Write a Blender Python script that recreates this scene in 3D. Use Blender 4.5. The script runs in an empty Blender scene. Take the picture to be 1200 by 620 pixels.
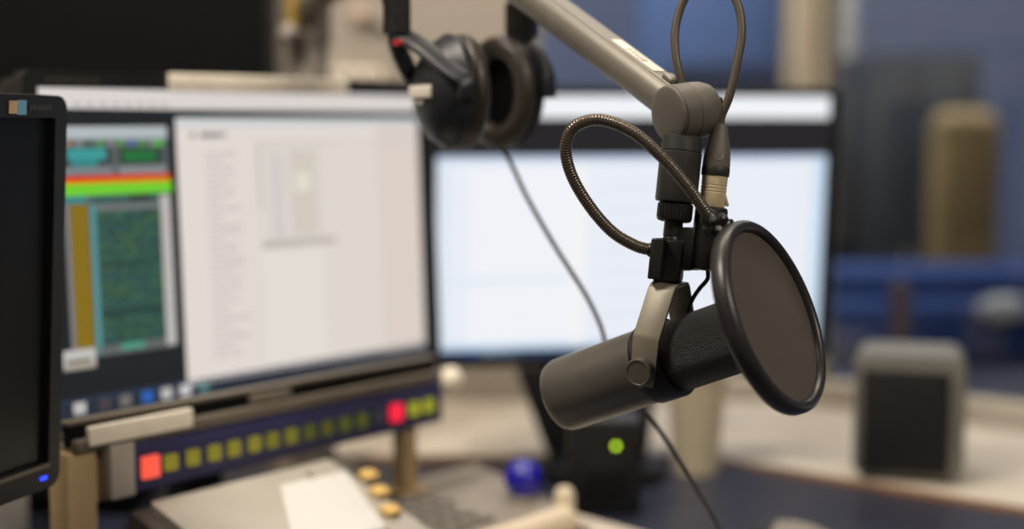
import bpy, bmesh, math, random
from mathutils import Vector as V, Matrix
random.seed(7)
scene = bpy.context.scene
COL = scene.collection

# ------------------------------------------------------------------ camera
FPX = 1667.0
CAM = V((0, 0, 1.2))
PITCH = math.radians(5.6)
R = V((1, 0, 0))
F = V((0, math.cos(PITCH), -math.sin(PITCH)))
U = V((0, math.sin(PITCH), math.cos(PITCH)))
T = -F
cam_data = bpy.data.cameras.new('camera')
cam = bpy.data.objects.new('camera', cam_data)
COL.objects.link(cam)
cam.location = CAM
cam.rotation_euler = (math.radians(90) - PITCH, 0, 0)
cam_data.sensor_width = 36
cam_data.lens = 36 * FPX / 1200
cam_data.clip_start = 0.05
cam_data.dof.use_dof = True
cam_data.dof.focus_distance = 1.07
cam_data.dof.aperture_fstop = 1.6
scene.camera = cam
scene.view_settings.view_transform = 'Standard'
scene.view_settings.look = 'None'
scene.view_settings.gamma = 1
scene.view_settings.exposure = 0
scene.view_settings.use_curve_mapping = False


def P(px, py, d):
    """the place in the room seen at a pixel, d metres along the view axis"""
    return CAM + F * d + R * ((px - 600) / FPX * d) + U * ((310 - py) / FPX * d)


def ray(px, py):
    return F + R * ((px - 600) / FPX) + U * ((310 - py) / FPX)


def G(px, py, z):
    r = ray(px, py)
    return CAM + r * ((z - CAM.z) / r.z)


def on_plane(px, py, o, n):
    r = ray(px, py)
    return CAM + r * ((o - CAM).dot(n) / r.dot(n))


def cv(r, u, t):
    return (R * r + U * u + T * t).normalized()


# ------------------------------------------------------------------ materials
def lin(c):
    c = c / 255
    return c / 12.92 if c <= 0.04045 else ((c + 0.055) / 1.055) ** 2.4


def rgb(c):
    return (lin(c[0]), lin(c[1]), lin(c[2]), 1)


def mat(name, c, rough=0.5, metal=0.0, noise=0.12, nscale=60, bump=0.0, bscale=400, spec=0.5, alpha=None, sheen=0):
    m = bpy.data.materials.new(name)
    m.use_nodes = True
    nt = m.node_tree
    b = nt.nodes['Principled BSDF']
    b.inputs['Roughness'].default_value = rough
    b.inputs['Metallic'].default_value = metal
    b.inputs['Specular IOR Level'].default_value = spec
    if sheen:
        b.inputs['Sheen Weight'].default_value = sheen
    tc = nt.nodes.new('ShaderNodeTexCoord')
    nz = nt.nodes.new('ShaderNodeTexNoise')
    nz.inputs['Scale'].default_value = nscale
    nz.inputs['Detail'].default_value = 4
    nt.links.new(tc.outputs['Object'], nz.inputs['Vector'])
    ra = nt.nodes.new('ShaderNodeValToRGB')
    col = rgb(c)
    lo = tuple(x * (1 - noise) for x in col[:3]) + (1,)
    hi = tuple(min(1, x * (1 + noise)) for x in col[:3]) + (1,)
    ra.color_ramp.elements[0].position = 0.3
    ra.color_ramp.elements[1].position = 0.7
    ra.color_ramp.elements[0].color = lo
    ra.color_ramp.elements[1].color = hi
    nt.links.new(nz.outputs['Fac'], ra.inputs['Fac'])
    nt.links.new(ra.outputs['Color'], b.inputs['Base Color'])
    if bump:
        n2 = nt.nodes.new('ShaderNodeTexNoise')
        n2.inputs['Scale'].default_value = bscale
        n2.inputs['Detail'].default_value = 3
        nt.links.new(tc.outputs['Object'], n2.inputs['Vector'])
        bp = nt.nodes.new('ShaderNodeBump')
        bp.inputs['Strength'].default_value = bump
        bp.inputs['Distance'].default_value = 0.001
        nt.links.new(n2.outputs['Fac'], bp.inputs['Height'])
        nt.links.new(bp.outputs['Normal'], b.inputs['Normal'])
    return m


_em = {}


def em(c, s=1.0):
    key = (tuple(c), s)
    if key in _em:
        return _em[key]
    m = bpy.data.materials.new('glowing_%d_%d_%d' % tuple(c))
    m.use_nodes = True
    b = m.node_tree.nodes['Principled BSDF']
    b.inputs['Base Color'].default_value = (0.01, 0.01, 0.012, 1)
    b.inputs['Roughness'].default_value = 0.35
    b.inputs['Specular IOR Level'].default_value = 0.25
    b.inputs['Emission Color'].default_value = rgb(c)
    b.inputs['Emission Strength'].default_value = s
    _em[key] = m
    return m


def glass_mat(name, tint=(235, 240, 245), gloss=0.06):
    m = bpy.data.materials.new(name)
    m.use_nodes = True
    nt = m.node_tree
    nt.nodes.clear()
    out = nt.nodes.new('ShaderNodeOutputMaterial')
    mix = nt.nodes.new('ShaderNodeMixShader')
    tr = nt.nodes.new('ShaderNodeBsdfTransparent')
    gl = nt.nodes.new('ShaderNodeBsdfGlossy')
    tr.inputs['Color'].default_value = rgb(tint)
    gl.inputs['Roughness'].default_value = 0.02
    mix.inputs['Fac'].default_value = gloss
    nt.links.new(tr.outputs[0], mix.inputs[1])
    nt.links.new(gl.outputs[0], mix.inputs[2])
    nt.links.new(mix.outputs[0], out.inputs['Surface'])
    return m


M = {}
M['mic'] = mat('warm dark grey mic enamel', (92, 89, 83), 0.36, 0.2, 0.06, 40, 0.12, 1800)
M['mic_dark'] = mat('black enamel', (30, 29, 28), 0.38, 0.1, 0.08, 60, 0.05, 900)
M['yoke'] = mat('grey bronze bracket', (138, 132, 118), 0.40, 0.25, 0.06, 60, 0.12, 1600)
M['foam'] = mat('black foam', (32, 30, 28), 0.5, 0, 0.7, 1000, 1.0, 1000, 0.75)
for n_ in M['foam'].node_tree.nodes:
    if n_.type == 'BUMP':
        n_.inputs['Distance'].default_value = 0.0035
M['arm'] = mat('satin grey aluminium', (122, 118, 109), 0.4, 0.3, 0.05, 50, 0.1, 1600)
M['arm_dark'] = mat('charcoal satin plastic', (50, 50, 50), 0.45, 0.1, 0.08, 50, 0.08, 1400)
M['joint'] = mat('warm grey moulded plastic', (96, 92, 85), 0.5, 0.0, 0.05, 60, 0.25, 2000)
M['black'] = mat('black plastic', (17, 18, 20), 0.45, 0, 0.1, 40)
M['black_matt'] = mat('matt black', (9, 10, 11), 0.85, 0, 0.1, 30, spec=0.2)
M['rubber'] = mat('black rubber', (34, 33, 32), 0.55, 0, 0.1, 90, 0.1, 800)
M['cord'] = mat('grey cable sheath', (78, 72, 63), 0.45, 0, 0.06, 200)
M['bronze'] = mat('dark bronze gooseneck', (98, 91, 83), 0.25, 0.55, 0.1, 300)
M['nickel'] = mat('satin nickel', (214, 200, 166), 0.32, 0.3, 0.06, 80)
M['rim'] = mat('black moulded hoop', (40, 38, 40), 0.36, 0.05, 0.08, 60)
M['label'] = mat('white label', (232, 226, 214), 0.6, 0, 0.02, 100)
M['ink'] = mat('grey ink', (150, 144, 136), 0.7, 0, 0.05, 100)
M['cream'] = mat('cream label card', (248, 240, 222), 0.6, 0, 0.05, 60)
M['tan'] = mat('tan painted metal', (184, 160, 120), 0.5, 0.1, 0.08, 30)
M['rail'] = mat('grey brown rail', (112, 104, 92), 0.5, 0.2, 0.08, 30)
M['plate'] = mat('pale grey plate', (176, 168, 160), 0.5, 0.2, 0.05, 30)
M['navy'] = mat('navy panel', (48, 48, 92), 0.45, 0, 0.1, 30)
M['console'] = mat('pale grey console enamel', (182, 177, 167), 0.5, 0.05, 0.05, 20)
M['deck'] = mat('mid grey console deck', (138, 130, 120), 0.55, 0.05, 0.08, 20)
M['key'] = mat('grey key cap', (120, 114, 108), 0.5, 0, 0.06, 60)
M['cheek'] = mat('dark grey console cheek', (66, 62, 58), 0.5, 0.1, 0.08, 30)
M['paper'] = mat('white paper', (216, 216, 213), 0.8, 0, 0.02, 40)
M['creambar'] = mat('cream padded vinyl', (214, 200, 176), 0.5, 0, 0.05, 60)
M['desk'] = mat('dark slate desk', (44, 48, 66), 0.38, 0, 0.08, 12)
M['sill'] = mat('pale laminate', (206, 196, 180), 0.5, 0, 0.05, 12)
M['wood'] = mat('tan wood edge', (178, 128, 78), 0.55, 0, 0.15, 30)
M['wall'] = mat('warm grey wall paint', (168, 160, 150), 0.8, 0, 0.03, 6)
M['column'] = mat('beige column', (176, 166, 148), 0.8, 0, 0.05, 6)
M['ceiling'] = mat('ceiling white', (205, 200, 192), 0.9, 0, 0.02, 6)
M['floor'] = mat('dark carpet', (58, 58, 62), 0.9, 0, 0.2, 200)
M['blue'] = mat('blue wall paint', (78, 98, 134), 0.8, 0, 0.05, 4)
M['bluegrey'] = mat('grey blue wall paint', (146, 154, 180), 0.8, 0, 0.05, 4)
M['bluecloth'] = mat('blue upholstery', (48, 72, 128), 0.85, 0, 0.12, 80, 0.2, 500)
M['darkcab'] = mat('charcoal cabinet', (64, 66, 68), 0.6, 0, 0.1, 8)
M['darkblue'] = mat('dark navy cloth', (30, 38, 62), 0.9, 0, 0.1, 30)
M['tancloth'] = mat('tan wood veneer', (172, 140, 88), 0.7, 0, 0.2, 14)
M['white'] = mat('off white', (205, 200, 192), 0.6, 0, 0.03, 20)
M['cup'] = mat('cream paper cup', (208, 196, 168), 0.6, 0, 0.04, 60)
M['spk'] = mat('grey speaker shell', (112, 110, 104), 0.5, 0, 0.05, 30)
M['grille'] = mat('black speaker cloth', (20, 20, 21), 0.9, 0, 0.2, 400, 0.3, 1500)
M['hp'] = mat('dark navy black headphone shell', (30, 33, 40), 0.42, 0, 0.08, 60)
M['leather'] = mat('worn dark brown leatherette', (52, 46, 40), 0.4, 0, 0.15, 120, 0.3, 400)
M['red'] = mat('red mark', (190, 20, 30), 0.5, 0, 0.02, 60)
M['ochre'] = mat('ochre sleeve', (176, 148, 70), 0.5, 0.1, 0.08, 40)
M['post'] = mat('grey post', (112, 106, 98), 0.45, 0.3, 0.05, 40)
M['gold'] = mat('amber key cap', (226, 188, 104), 0.45, 0, 0.05, 60)
M['brownpost'] = mat('brown wooden post', (104, 80, 80), 0.7, 0, 0.1, 30)
M['sticker_blue'] = mat('pale blue sticker', (110, 170, 200), 0.5, 0, 0.03, 60)
M['sticker_tan'] = mat('tan sticker', (200, 170, 130), 0.5, 0, 0.1, 200)
M['faint'] = mat('faded lettering', (62, 58, 54), 0.6, 0, 0.2, 300)
M['glass'] = glass_mat('window glass')
M['blueball'] = mat('deep blue glossy glass', (30, 26, 190), 0.06, 0, 0.05, 30, spec=0.8)
M['blueball'].node_tree.nodes['Principled BSDF'].inputs['Transmission Weight'].default_value = 0.35


def mesh_mat():
    m = mat('brown grey filter gauze', (78, 70, 62), 0.75, 0, 0.08, 30, 0, 400, sheen=0.15)
    nt = m.node_tree
    b = nt.nodes['Principled BSDF']
    tc = [n for n in nt.nodes if n.type == 'TEX_COORD'][0]
    w = nt.nodes.new('ShaderNodeTexNoise')
    w.inputs['Scale'].default_value = 1500
    w.inputs['Detail'].default_value = 1
    nt.links.new(tc.outputs['Object'], w.inputs['Vector'])
    bp = nt.nodes.new('ShaderNodeBump')
    bp.inputs['Strength'].default_value = 0.6
    bp.inputs['Distance'].default_value = 0.0006
    nt.links.new(w.outputs['Fac'], bp.inputs['Height'])
    nt.links.new(bp.outputs['Normal'], b.inputs['Normal'])
    # an open weave: light leaks through the gaps
    out = [n for n in nt.nodes if n.type == 'OUTPUT_MATERIAL'][0]
    tr = nt.nodes.new('ShaderNodeBsdfTransparent')
    mx = nt.nodes.new('ShaderNodeMixShader')
    mx.inputs['Fac'].default_value = 0.12
    nt.links.new(b.outputs[0], mx.inputs[1])
    nt.links.new(tr.outputs[0], mx.inputs[2])
    nt.links.new(mx.outputs[0], out.inputs['Surface'])
    return m


M['gauze'] = mesh_mat()


# ------------------------------------------------------------------ mesh builder
def frame_of(axis, hint=None):
    a = axis.normalized()
    h = hint if hint is not None else (V((0, 0, 1)) if abs(a.z) < 0.9 else V((1, 0, 0)))
    e1 = (h - a * h.dot(a)).normalized()
    e2 = a.cross(e1).normalized()
    return a, e1, e2


def smooth_path(pts, n=8, closed=False):
    out = []
    N = len(pts)
    for i in range(N - 1):
        p0 = pts[i - 1] if i > 0 else pts[0] * 2 - pts[1]
        p1, p2 = pts[i], pts[i + 1]
        p3 = pts[i + 2] if i + 2 < N else pts[-1] * 2 - pts[-2]
        for k in range(n):
            t = k / n
            out.append(0.5 * ((2 * p1) + (p2 - p0) * t + (2 * p0 - 5 * p1 + 4 * p2 - p3) * t * t
                              + (3 * p1 - p0 - 3 * p2 + p3) * t ** 3))
    out.append(pts[-1].copy())
    return out


def resample(pts, step):
    L = [0]
    for a, b in zip(pts, pts[1:]):
        L.append(L[-1] + (b - a).length)
    n = max(2, int(L[-1] / step))
    out = []
    j = 0
    for i in range(n + 1):
        s = L[-1] * i / n
        while j < len(L) - 2 and L[j + 1] < s:
            j += 1
        f = (s - L[j]) / max(1e-9, L[j + 1] - L[j])
        out.append(pts[j].lerp(pts[j + 1], min(1, f)))
    return out


class MB:
    def __init__(self):
        self.bm = bmesh.new()
        self.mi = 0

    def _face(self, vs):
        try:
            f = self.bm.faces.new(vs)
            f.material_index = self.mi
            return f
        except ValueError:
            return None

    def box(self, c, ax, dims, bevel=0.0, seg=2):
        ax = [a.normalized() for a in ax]
        vs = []
        for i in (-1, 1):
            for j in (-1, 1):
                for k in (-1, 1):
                    vs.append(self.bm.verts.new(c + ax[0] * dims[0] / 2 * i + ax[1] * dims[1] / 2 * j + ax[2] * dims[2] / 2 * k))
        idx = [(0, 1, 3, 2), (4, 6, 7, 5), (0, 4, 5, 1), (2, 3, 7, 6), (0, 2, 6, 4), (1, 5, 7, 3)]
        fs = [self._face([vs[i] for i in q]) for q in idx]
        if bevel:
            es = set(e for f in fs for e in f.edges)
            r = bmesh.ops.bevel(self.bm, geom=list(es), offset=bevel, segments=seg, profile=0.5, affect='EDGES')
            for f in r['faces']:
                f.material_index = self.mi
        return self

    def prism(self, pts, ext, bevel=0.0, seg=2, only=None):
        a = [self.bm.verts.new(p) for p in pts]
        b = [self.bm.verts.new(p + ext) for p in pts]
        n = len(pts)
        fs = [self._face(a[::-1]), self._face(b)]
        for i in range(n):
            fs.append(self._face([a[i], a[(i + 1) % n], b[(i + 1) % n], b[i]]))
        if bevel:
            es = set(e for f in fs if f for e in f.edges)
            bmesh.ops.bevel(self.bm, geom=list(es), offset=bevel, segments=seg, profile=0.5, affect='EDGES')
        return self

    def quad(self, a, b, c, d, mi=None):
        f = self._face([self.bm.verts.new(p) for p in (a, b, c, d)])
        if mi is not None:
            f.material_index = mi
        return self

    def tube(self, pts, rad, seg=14, caps=True, closed=False, ell=None, hint=None):
        n = len(pts)
        rads = rad if isinstance(rad, (list, tuple)) else [rad] * n
        t0 = (pts[1] - pts[0]).normalized()
        _, e1, e2 = frame_of(t0, hint)
        rings = []
        prev = t0
        for i, p in enumerate(pts):
            if i == 0:
                t = t0
            elif i == n - 1:
                t = (pts[-1] - pts[-2]).normalized()
            else:
                t = (pts[i + 1] - pts[i - 1]).normalized()
            q = prev.rotation_difference(t)
            e1 = q @ e1
            e2 = q @ e2
            prev = t
            ex, ey = ell or (1, 1)
            rings.append([self.bm.verts.new(p + (e1 * math.cos(2 * math.pi * k / seg) * ex + e2 * math.sin(2 * math.pi * k / seg) * ey) * rads[i]) for k in range(seg)])
        for a, b in zip(rings, rings[1:]):
            for k in range(seg):
                self._face([a[k], a[(k + 1) % seg], b[(k + 1) % seg], b[k]])
        if caps:
            self._face(rings[0][::-1])
            self._face(rings[-1])
        return self

    def lathe(self, o, axis, prof, seg=48, e1=None, e2=None, loop=False):
        """prof: (t, r) or (t, r1, r2) along axis"""
        a = axis.normalized()
        if e1 is None:
            _, e1, e2 = frame_of(a)
        rings = []
        for q in prof:
            t, r1 = q[0], q[1]
            r2 = q[2] if len(q) > 2 else r1
            if r1 <= 1e-7:
                rings.append([self.bm.verts.new(o + a * t)])
            else:
                rings.append([self.bm.verts.new(o + a * t + e1 * r1 * math.cos(2 * math.pi * k / seg) + e2 * r2 * math.sin(2 * math.pi * k / seg)) for k in range(seg)])
        pairs = list(zip(rings, rings[1:]))
        if loop:
            pairs.append((rings[-1], rings[0]))
        for A, B in pairs:
            if len(A) == 1 and len(B) == 1:
                continue
            for k in range(seg):
                k2 = (k + 1) % seg
                if len(A) == 1:
                    self._face([A[0], B[k2], B[k]])
                elif len(B) == 1:
                    self._face([A[k], A[k2], B[0]])
                else:
                    self._face([A[k], A[k2], B[k2], B[k]])
        if not loop:
            for ring, rev in ((rings[0], True), (rings[-1], False)):
                if len(ring) > 1:
                    self._face(ring[::-1] if rev else ring)
        return self

    def build(self, name, mats, parent=None, angle=35, label=None, recalc=True):
        bm = self.bm
        if recalc:
            bmesh.ops.recalc_face_normals(bm, faces=bm.faces[:])
        root = parent
        while root is not None and root.parent is not None:
            root = root.parent
        off = V(root.location) if root is not None else None
        me = bpy.data.meshes.new(name)
        o = bpy.data.objects.new(name, me)
        COL.objects.link(o)
        if off is None:
            c = V((0, 0, 0))
            for v in bm.verts:
                c += v.co
            c /= max(1, len(bm.verts))
            c.z = min(v.co.z for v in bm.verts)
            off = c
            o.location = c
        else:
            o.parent = parent
        for v in bm.verts:
            v.co -= off
        lim = math.radians(angle)
        for f in bm.faces:
            f.smooth = True
        for e in bm.edges:
            if len(e.link_faces) == 2:
                if e.calc_face_angle(0) > lim:
                    e.smooth = False
        bm.to_mesh(me)
        bm.free()
        for m in (mats if isinstance(mats, (list, tuple)) else [mats]):
            me.materials.append(m)
        if label:
            o['label'] = label
        return o


def thing(name, loc, label, cat, group=None):
    o = bpy.data.objects.new(name, None)
    COL.objects.link(o)
    o.location = loc
    o.empty_display_size = 0.05
    o['label'] = label
    o['category'] = cat
    if group:
        o['group'] = group
    return o


def tag(o, label, cat, group=None):
    o['label'] = label
    o['category'] = cat
    if group:
        o['group'] = group
    return o


def struct(o):
    o['kind'] = 'structure'
    return o


X, Y, Z = V((1, 0, 0)), V((0, 1, 0)), V((0, 0, 1))

# ================================================================== ROOM SHELL
DESK = 0.75
WY = 2.30                                   # back wall
CORN = V((0.455, WY, 0))
WD = V((0.788, -0.616, 0)).normalized()     # window wall running right and forward
WN = V((-WD.y, WD.x, 0)) * 1.0              # points out of the room
if WN.y < 0:
    WN = -WN
CEIL = 2.7


def slab(name, c, ax, dims, m):
    return struct(MB().box(c, ax, dims).build(name, m))


slab('floor', V((0.5, 1.6, -0.05)), (X, Y, Z), (5.4, 9.0, 0.1), M['floor'])
slab('ceiling', V((0.5, 1.6, CEIL + 0.05)), (X, Y, Z), (5.4, 9.0, 0.1), M['ceiling'])
slab('wall_left', V((-1.65, 0.45, CEIL / 2)), (X, Y, Z), (0.1, 3.9, CEIL), M['wall'])
slab('wall_rear', V((0.45, -1.55, CEIL / 2)), (X, Y, Z), (4.3, 0.1, CEIL), M['wall'])
WIN_X0 = 0.035
# back wall: solid part on the left, sill wall and lintel round the window
slab('wall_back', V(((-1.7 + WIN_X0) / 2, WY + 0.05, CEIL / 2)), (X, Y, Z), (1.7 + WIN_X0, 0.1, CEIL), M['wall'])
wb = MB()
wb.box(V(((WIN_X0 + CORN.x) / 2, WY + 0.05, 0.385)), (X, Y, Z), (CORN.x - WIN_X0, 0.1, 0.77))
wb.box(V(((WIN_X0 + CORN.x) / 2, WY + 0.05, 2.45)), (X, Y, Z), (CORN.x - WIN_X0, 0.1, 0.5))
struct(wb.build('wall_back.001', M['wall']))
wl = 2.62
c0 = CORN + WD * wl / 2 + WN * 0.05
wr = MB()
wr.box(c0 + Z * 0.385, (WD, WN, Z), (wl, 0.1, 0.77))
wr.box(c0 + Z * 2.45, (WD, WN, Z), (wl, 0.1, 0.5))
struct(wr.build('wall_right', M['wall']))
e = CORN + WD * wl
slab('wall_right.001', V((e.x + 0.05, (e.y - 1.6) / 2, CEIL / 2)), (X, Y, Z), (0.1, e.y + 1.6, CEIL), M['wall'])
# corner column between the two windows
cc = CORN + WD * 0.012 + WN * 0.04
slab('trim_1', cc + Z * 1.5, (WD, WN, Z), (0.024, 0.08, 1.4), M['column'])


def window(name, o, d, n, L, z0, z1, fr=0.035, mull=(), rail=()):
    b = MB()
    for zz in (z0 + fr / 2, z1 - fr / 2):
        b.box(o + d * L / 2 + n * 0.05 + Z * zz, (d, n, Z), (L, 0.06, fr), 0.004)
    for s in (fr / 2, L - fr / 2):
        b.box(o + d * s + n * 0.05 + Z * (z0 + z1) / 2, (d, n, Z), (fr, 0.06, z1 - z0 - 2 * fr), 0.004)
    for s, w in mull:
        b.box(o + d * s + n * 0.05 + Z * (z0 + z1) / 2, (d, n, Z), (w, 0.06, z1 - z0 - 2 * fr), 0.004)
    w = struct(b.build(name, M['column']))
    g = MB()
    g.box(o + d * L / 2 + n * 0.05 + Z * (z0 + z1) / 2, (d, n, Z), (L - 2 * fr, 0.006, z1 - z0 - 2 * fr))
    p = g.build('pane', M['glass'])
    p.parent = w
    p.location = p.location - w.location
    p['kind'] = 'structure'
    return w


window('window_1', V((WIN_X0, WY, 0)), X, Y, CORN.x - WIN_X0, 0.77, 2.2, 0.012)
window('window_2', CORN + WD * 0.026, WD, WN, wl - 0.026, 0.77, 2.2, 0.012, mull=((1.2, 0.05), (2.0, 0.05)))

# ---- the room seen through the glass
slab('wall_far', V((0.5, 5.85, CEIL / 2)), (X, Y, Z), (5.4, 0.1, CEIL), M['bluegrey'])
slab('wall_far.001', V((3.15, 3.2, CEIL / 2)), (X, Y, Z), (0.1, 5.3, CEIL), M['bluegrey'])
slab('wall_far.002', V((-1.65, 4.1, CEIL / 2)), (X, Y, Z), (0.1, 3.5, CEIL), M['bluegrey'])

# ================================================================== DESKS
sill_h = 0.03
s1 = V((-1.45, 1.92, 0))
s2 = V((0.262, 1.92, 0))
s3 = s2 + WD * 1.5
bk = [CORN + WD * 1.32 - WN * 0.004, CORN - Y * 0.004, V((-1.45, WY - 0.004, 0))]
b = MB()
b.prism([p + Z * (DESK - sill_h) for p in (s1, s2, s3, bk[0], bk[1], bk[2])], Z * sill_h, 0.003)
sillroot = thing('window_counter', V((0.2, 2.1, 0)), 'long pale laminate counter running under the windows behind the dark desk', 'counter')
b.build('counter_top', M['sill'], sillroot)
b = MB()
for q0, q1 in ((s1, s2), (s2, s3)):
    dd = (q1 - q0)
    nn = V((dd.y, -dd.x, 0)).normalized()
    b.box((q0 + q1) / 2 + nn * 0.0015 + Z * (DESK - sill_h / 2), (dd, nn, Z), (dd.length - 0.01, 0.002, sill_h - 0.006))
b.build('edge_strip', M['wood'], sillroot, label='tan wooden front edge')
for q in (V((-1.2, 2.1, 0)), V((0.15, 2.12, 0)), s2 + WD * 1.2 + WN * 0.2):
    MB().box(q + Z * (DESK - sill_h) / 2, (X, Y, Z), (0.04, 0.3, DESK - sill_h), 0.003).build('support_panel', M['sill'], sillroot)

DT = DESK - 0.006
dr = thing('studio_desk', V((0.3, 1.4, 0)), 'large dark slate-blue studio desk carrying the screens and console', 'desk')
b = MB()
g1 = Y * 0.006
b.prism([p + Z * (DT - 0.035) for p in (V((-1.35, 1.915, 0)), V((-1.35, 0.95, 0)), V((1.35, 0.75, 0)), s3 - WN * 0.006, s2 - g1 - WN * 0.003)], Z * 0.035, 0.003)
b.build('desk_top', M['desk'], dr)
for q in (V((-1.2, 1.05, 0)), V((1.2, 0.88, 0)), V((-1.2, 1.8, 0)), V((0.2, 1.75, 0))):
    MB().box(q + Z * (DT - 0.035) / 2, (X, Y, Z), (0.06, 0.06, DT - 0.035), 0.004).build('leg', M['black'], dr)

# ================================================================== MONITORS
def monitor_frame(c, yaw, tilt):
    h = V((math.cos(yaw), math.sin(yaw), 0))
    n0 = V((math.sin(yaw), -math.cos(yaw), 0))
    up = Z * math.cos(tilt) - n0 * math.sin(tilt)
    n = n0 * math.cos(tilt) + Z * math.sin(tilt)
    return h, up.normalized(), n.normalized(), n0


class Screen:
    """content laid out in the screen's own u (right) / v (down) fractions"""

    def __init__(self, c, h, up, n, W, H):
        self.c, self.h, self.up, self.n, self.W, self.H = c, h, up, n, W, H
        self.mb = MB()
        self.mats = []
        self.lv = 0

    def uv(self, px, py):
        p = on_plane(px, py, self.c, self.n) - self.c
        return (p.dot(self.h) / self.W + 0.5, 0.5 - p.dot(self.up) / self.H)

    def rect(self, u0, v0, u1, v1, m, lv=1):
        u0, u1 = max(0, min(1, u0)), max(0, min(1, u1))
        v0, v1 = max(0, min(1, v0)), max(0, min(1, v1))
        if m not in self.mats:
            self.mats.append(m)
        q = lambda u, v: self.c + self.h * (u - 0.5) * self.W + self.up * (0.5 - v) * self.H + self.n * (0.00025 * lv)
        self.mb.quad(q(u0, v1), q(u1, v1), q(u1, v0), q(u0, v0), self.mats.index(m))

    def build(self, root):
        return self.mb.build('screen', self.mats, root, recalc=False)


def monitor_body(root, c, h, up, n, W, H, bz, bt, bb, m=None, depth=0.045):
    """housing with a raised bezel round the panel"""
    m = m or M['black']
    b = MB()
    # hollow bezel frame, four mitred bars
    o = [(-W / 2 - bz, H / 2 + bt), (W / 2 + bz, H / 2 + bt), (W / 2 + bz, -H / 2 - bb), (-W / 2 - bz, -H / 2 - bb)]
    i = [(-W / 2, H / 2), (W / 2, H / 2), (W / 2, -H / 2), (-W / 2, -H / 2)]
    pt = lambda q, d: c + h * q[0] + up * q[1] + n * d
    rings = []
    vs = {}
    bm = b.bm
    O1 = [bm.verts.new(pt(q, 0.006)) for q in o]
    O2 = [bm.verts.new(pt(q, -0.012)) for q in o]
    I1 = [bm.verts.new(pt(q, 0.006)) for q in i]
    I2 = [bm.verts.new(pt(q, -0.004)) for q in i]
    for k in range(4):
        k2 = (k + 1) % 4
        bm.faces.new([O1[k], O1[k2], I1[k2], I1[k]])
        bm.faces.new([O1[k2], O1[k], O2[k], O2[k2]])
        bm.faces.new([I1[k], I1[k2], I2[k2], I2[k]])
        bm.faces.new([O2[k2], O2[k], I2[k], I2[k2]])
    corner = [e for e in bm.edges if (e.verts[0] in O1 and e.verts[1] in O2) or (e.verts[1] in O1 and e.verts[0] in O2)]
    bmesh.ops.bevel(bm, geom=corner, offset=0.012, segments=4, profile=0.5, affect='EDGES')
    b.build('bezel', m, root)
    b = MB()
    b.box(c - n * (0.012 + depth / 2 + 0.0005) + up * (bt - bb) / 2, (h, up, n), (W + bz * 1.2, H + (bt + bb) * 0.7, depth), 0.012, 3)
    b.build('back_shell', m, root)


def stand(root, c, h, up, n0, zbase, H, bw=0.24, bd=0.19, colw=0.06, off=0.085, boff=0.0):
    q = c - n0 * off
    b = MB()
    zt = c.z - 0.02
    b.box(V((q.x, q.y, (zt + zbase + 0.02) / 2)), (h, n0, Z), (colw, 0.035, zt - zbase - 0.016), 0.006)
    b.box(V((q.x, q.y, zt - 0.03)) + n0 * 0.025, (h, n0, Z), (colw * 1.3, 0.06, 0.09), 0.006)
    b.build('stand_column', M['black'], root)
    b = MB()
    cb = V((q.x, q.y, zbase)) + n0 * (bd * 0.15 + boff)
    _prof = [(0, bw / 2 - 0.004, bd / 2 - 0.004), (0.004, bw / 2, bd / 2), (0.012, bw / 2, bd / 2), (0.017, bw / 2 - 0.01, bd / 2 - 0.01), (0.02, 0.05, 0.05), (0.02, 0)]
    b.lathe(cb, Z, _prof, 48, h, n0)
    b.build('stand_base', M['black'], root)


# ---- left-hand big screen (music playlist)
W1, H1 = 0.518, 0.324
c1 = V((-0.2738, 1.5293, 1.0733))
h1, up1, n1, n10 = monitor_frame(c1, math.radians(49.95), math.radians(2.3))
m1 = thing('monitor', V((c1.x, c1.y, DT)), 'wide screen with green playlist window and pale document, cream strip on its top edge', 'monitor')
monitor_body(m1, c1, h1, up1, n1, W1, H1, 0.016, 0.016, 0.012)
S = Screen(c1, h1, up1, n1, W1, H1)
S.rect(0, 0, 1, 1, em((30, 33, 36)), 0)


def pxr(S, x0, y0, x1, y1, m, lv):
    u0, v0 = S.uv(x0, y0)
    u1, v1 = S.uv(x1, y1)
    S.rect(u0, v0, u1, v1, m, lv)
    return u0, v0, u1, v1


pale = em((222, 213, 206))
_, vb = S.uv(270, 129)
S.rect(0, 0, 0.985, vb, em((218, 211, 207)), 1)
for k in range(9):
    S.rect(0.05 + k * 0.028, vb - 0.018, 0.05 + k * 0.028 + 0.015, vb - 0.008, em((170, 166, 165)), 2)
# document window
u0, v0 = S.uv(205, 138)
u1, v1 = S.uv(498, 404)
S.rect(u0, v0, u1, v1, em((226, 216, 210)), 1)
du, dv = u1 - u0, v1 - v0
A = lambda a, b_, c_, d_, m, lv: S.rect(u0 + du * a, v0 + dv * b_, u0 + du * c_, v0 + dv * d_, m, lv)
A(0, 0, 1, 0.035, em((206, 208, 208)), 2)
A(0.05, 0.055, 0.065, 0.075, em((120, 116, 116)), 2)
A(0.085, 0.055, 0.16, 0.075, em((130, 126, 124)), 2)
A(0.165, 0.055, 0.18, 0.075, em((140, 136, 134)), 2)
A(0.28, 0.1, 0.284, 0.97, em((206, 198, 192)), 2)
A(0.284, 0.1, 0.55, 0.975, em((226, 219, 210)), 2)
A(0.55, 0.1, 0.80, 0.975, em((222, 214, 204)), 2)
A(0.80, 0.035, 1.0, 1.0, em((218, 206, 197)), 2)
A(0.284, 0.085, 0.98, 0.1, em((214, 206, 198)), 3)
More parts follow.
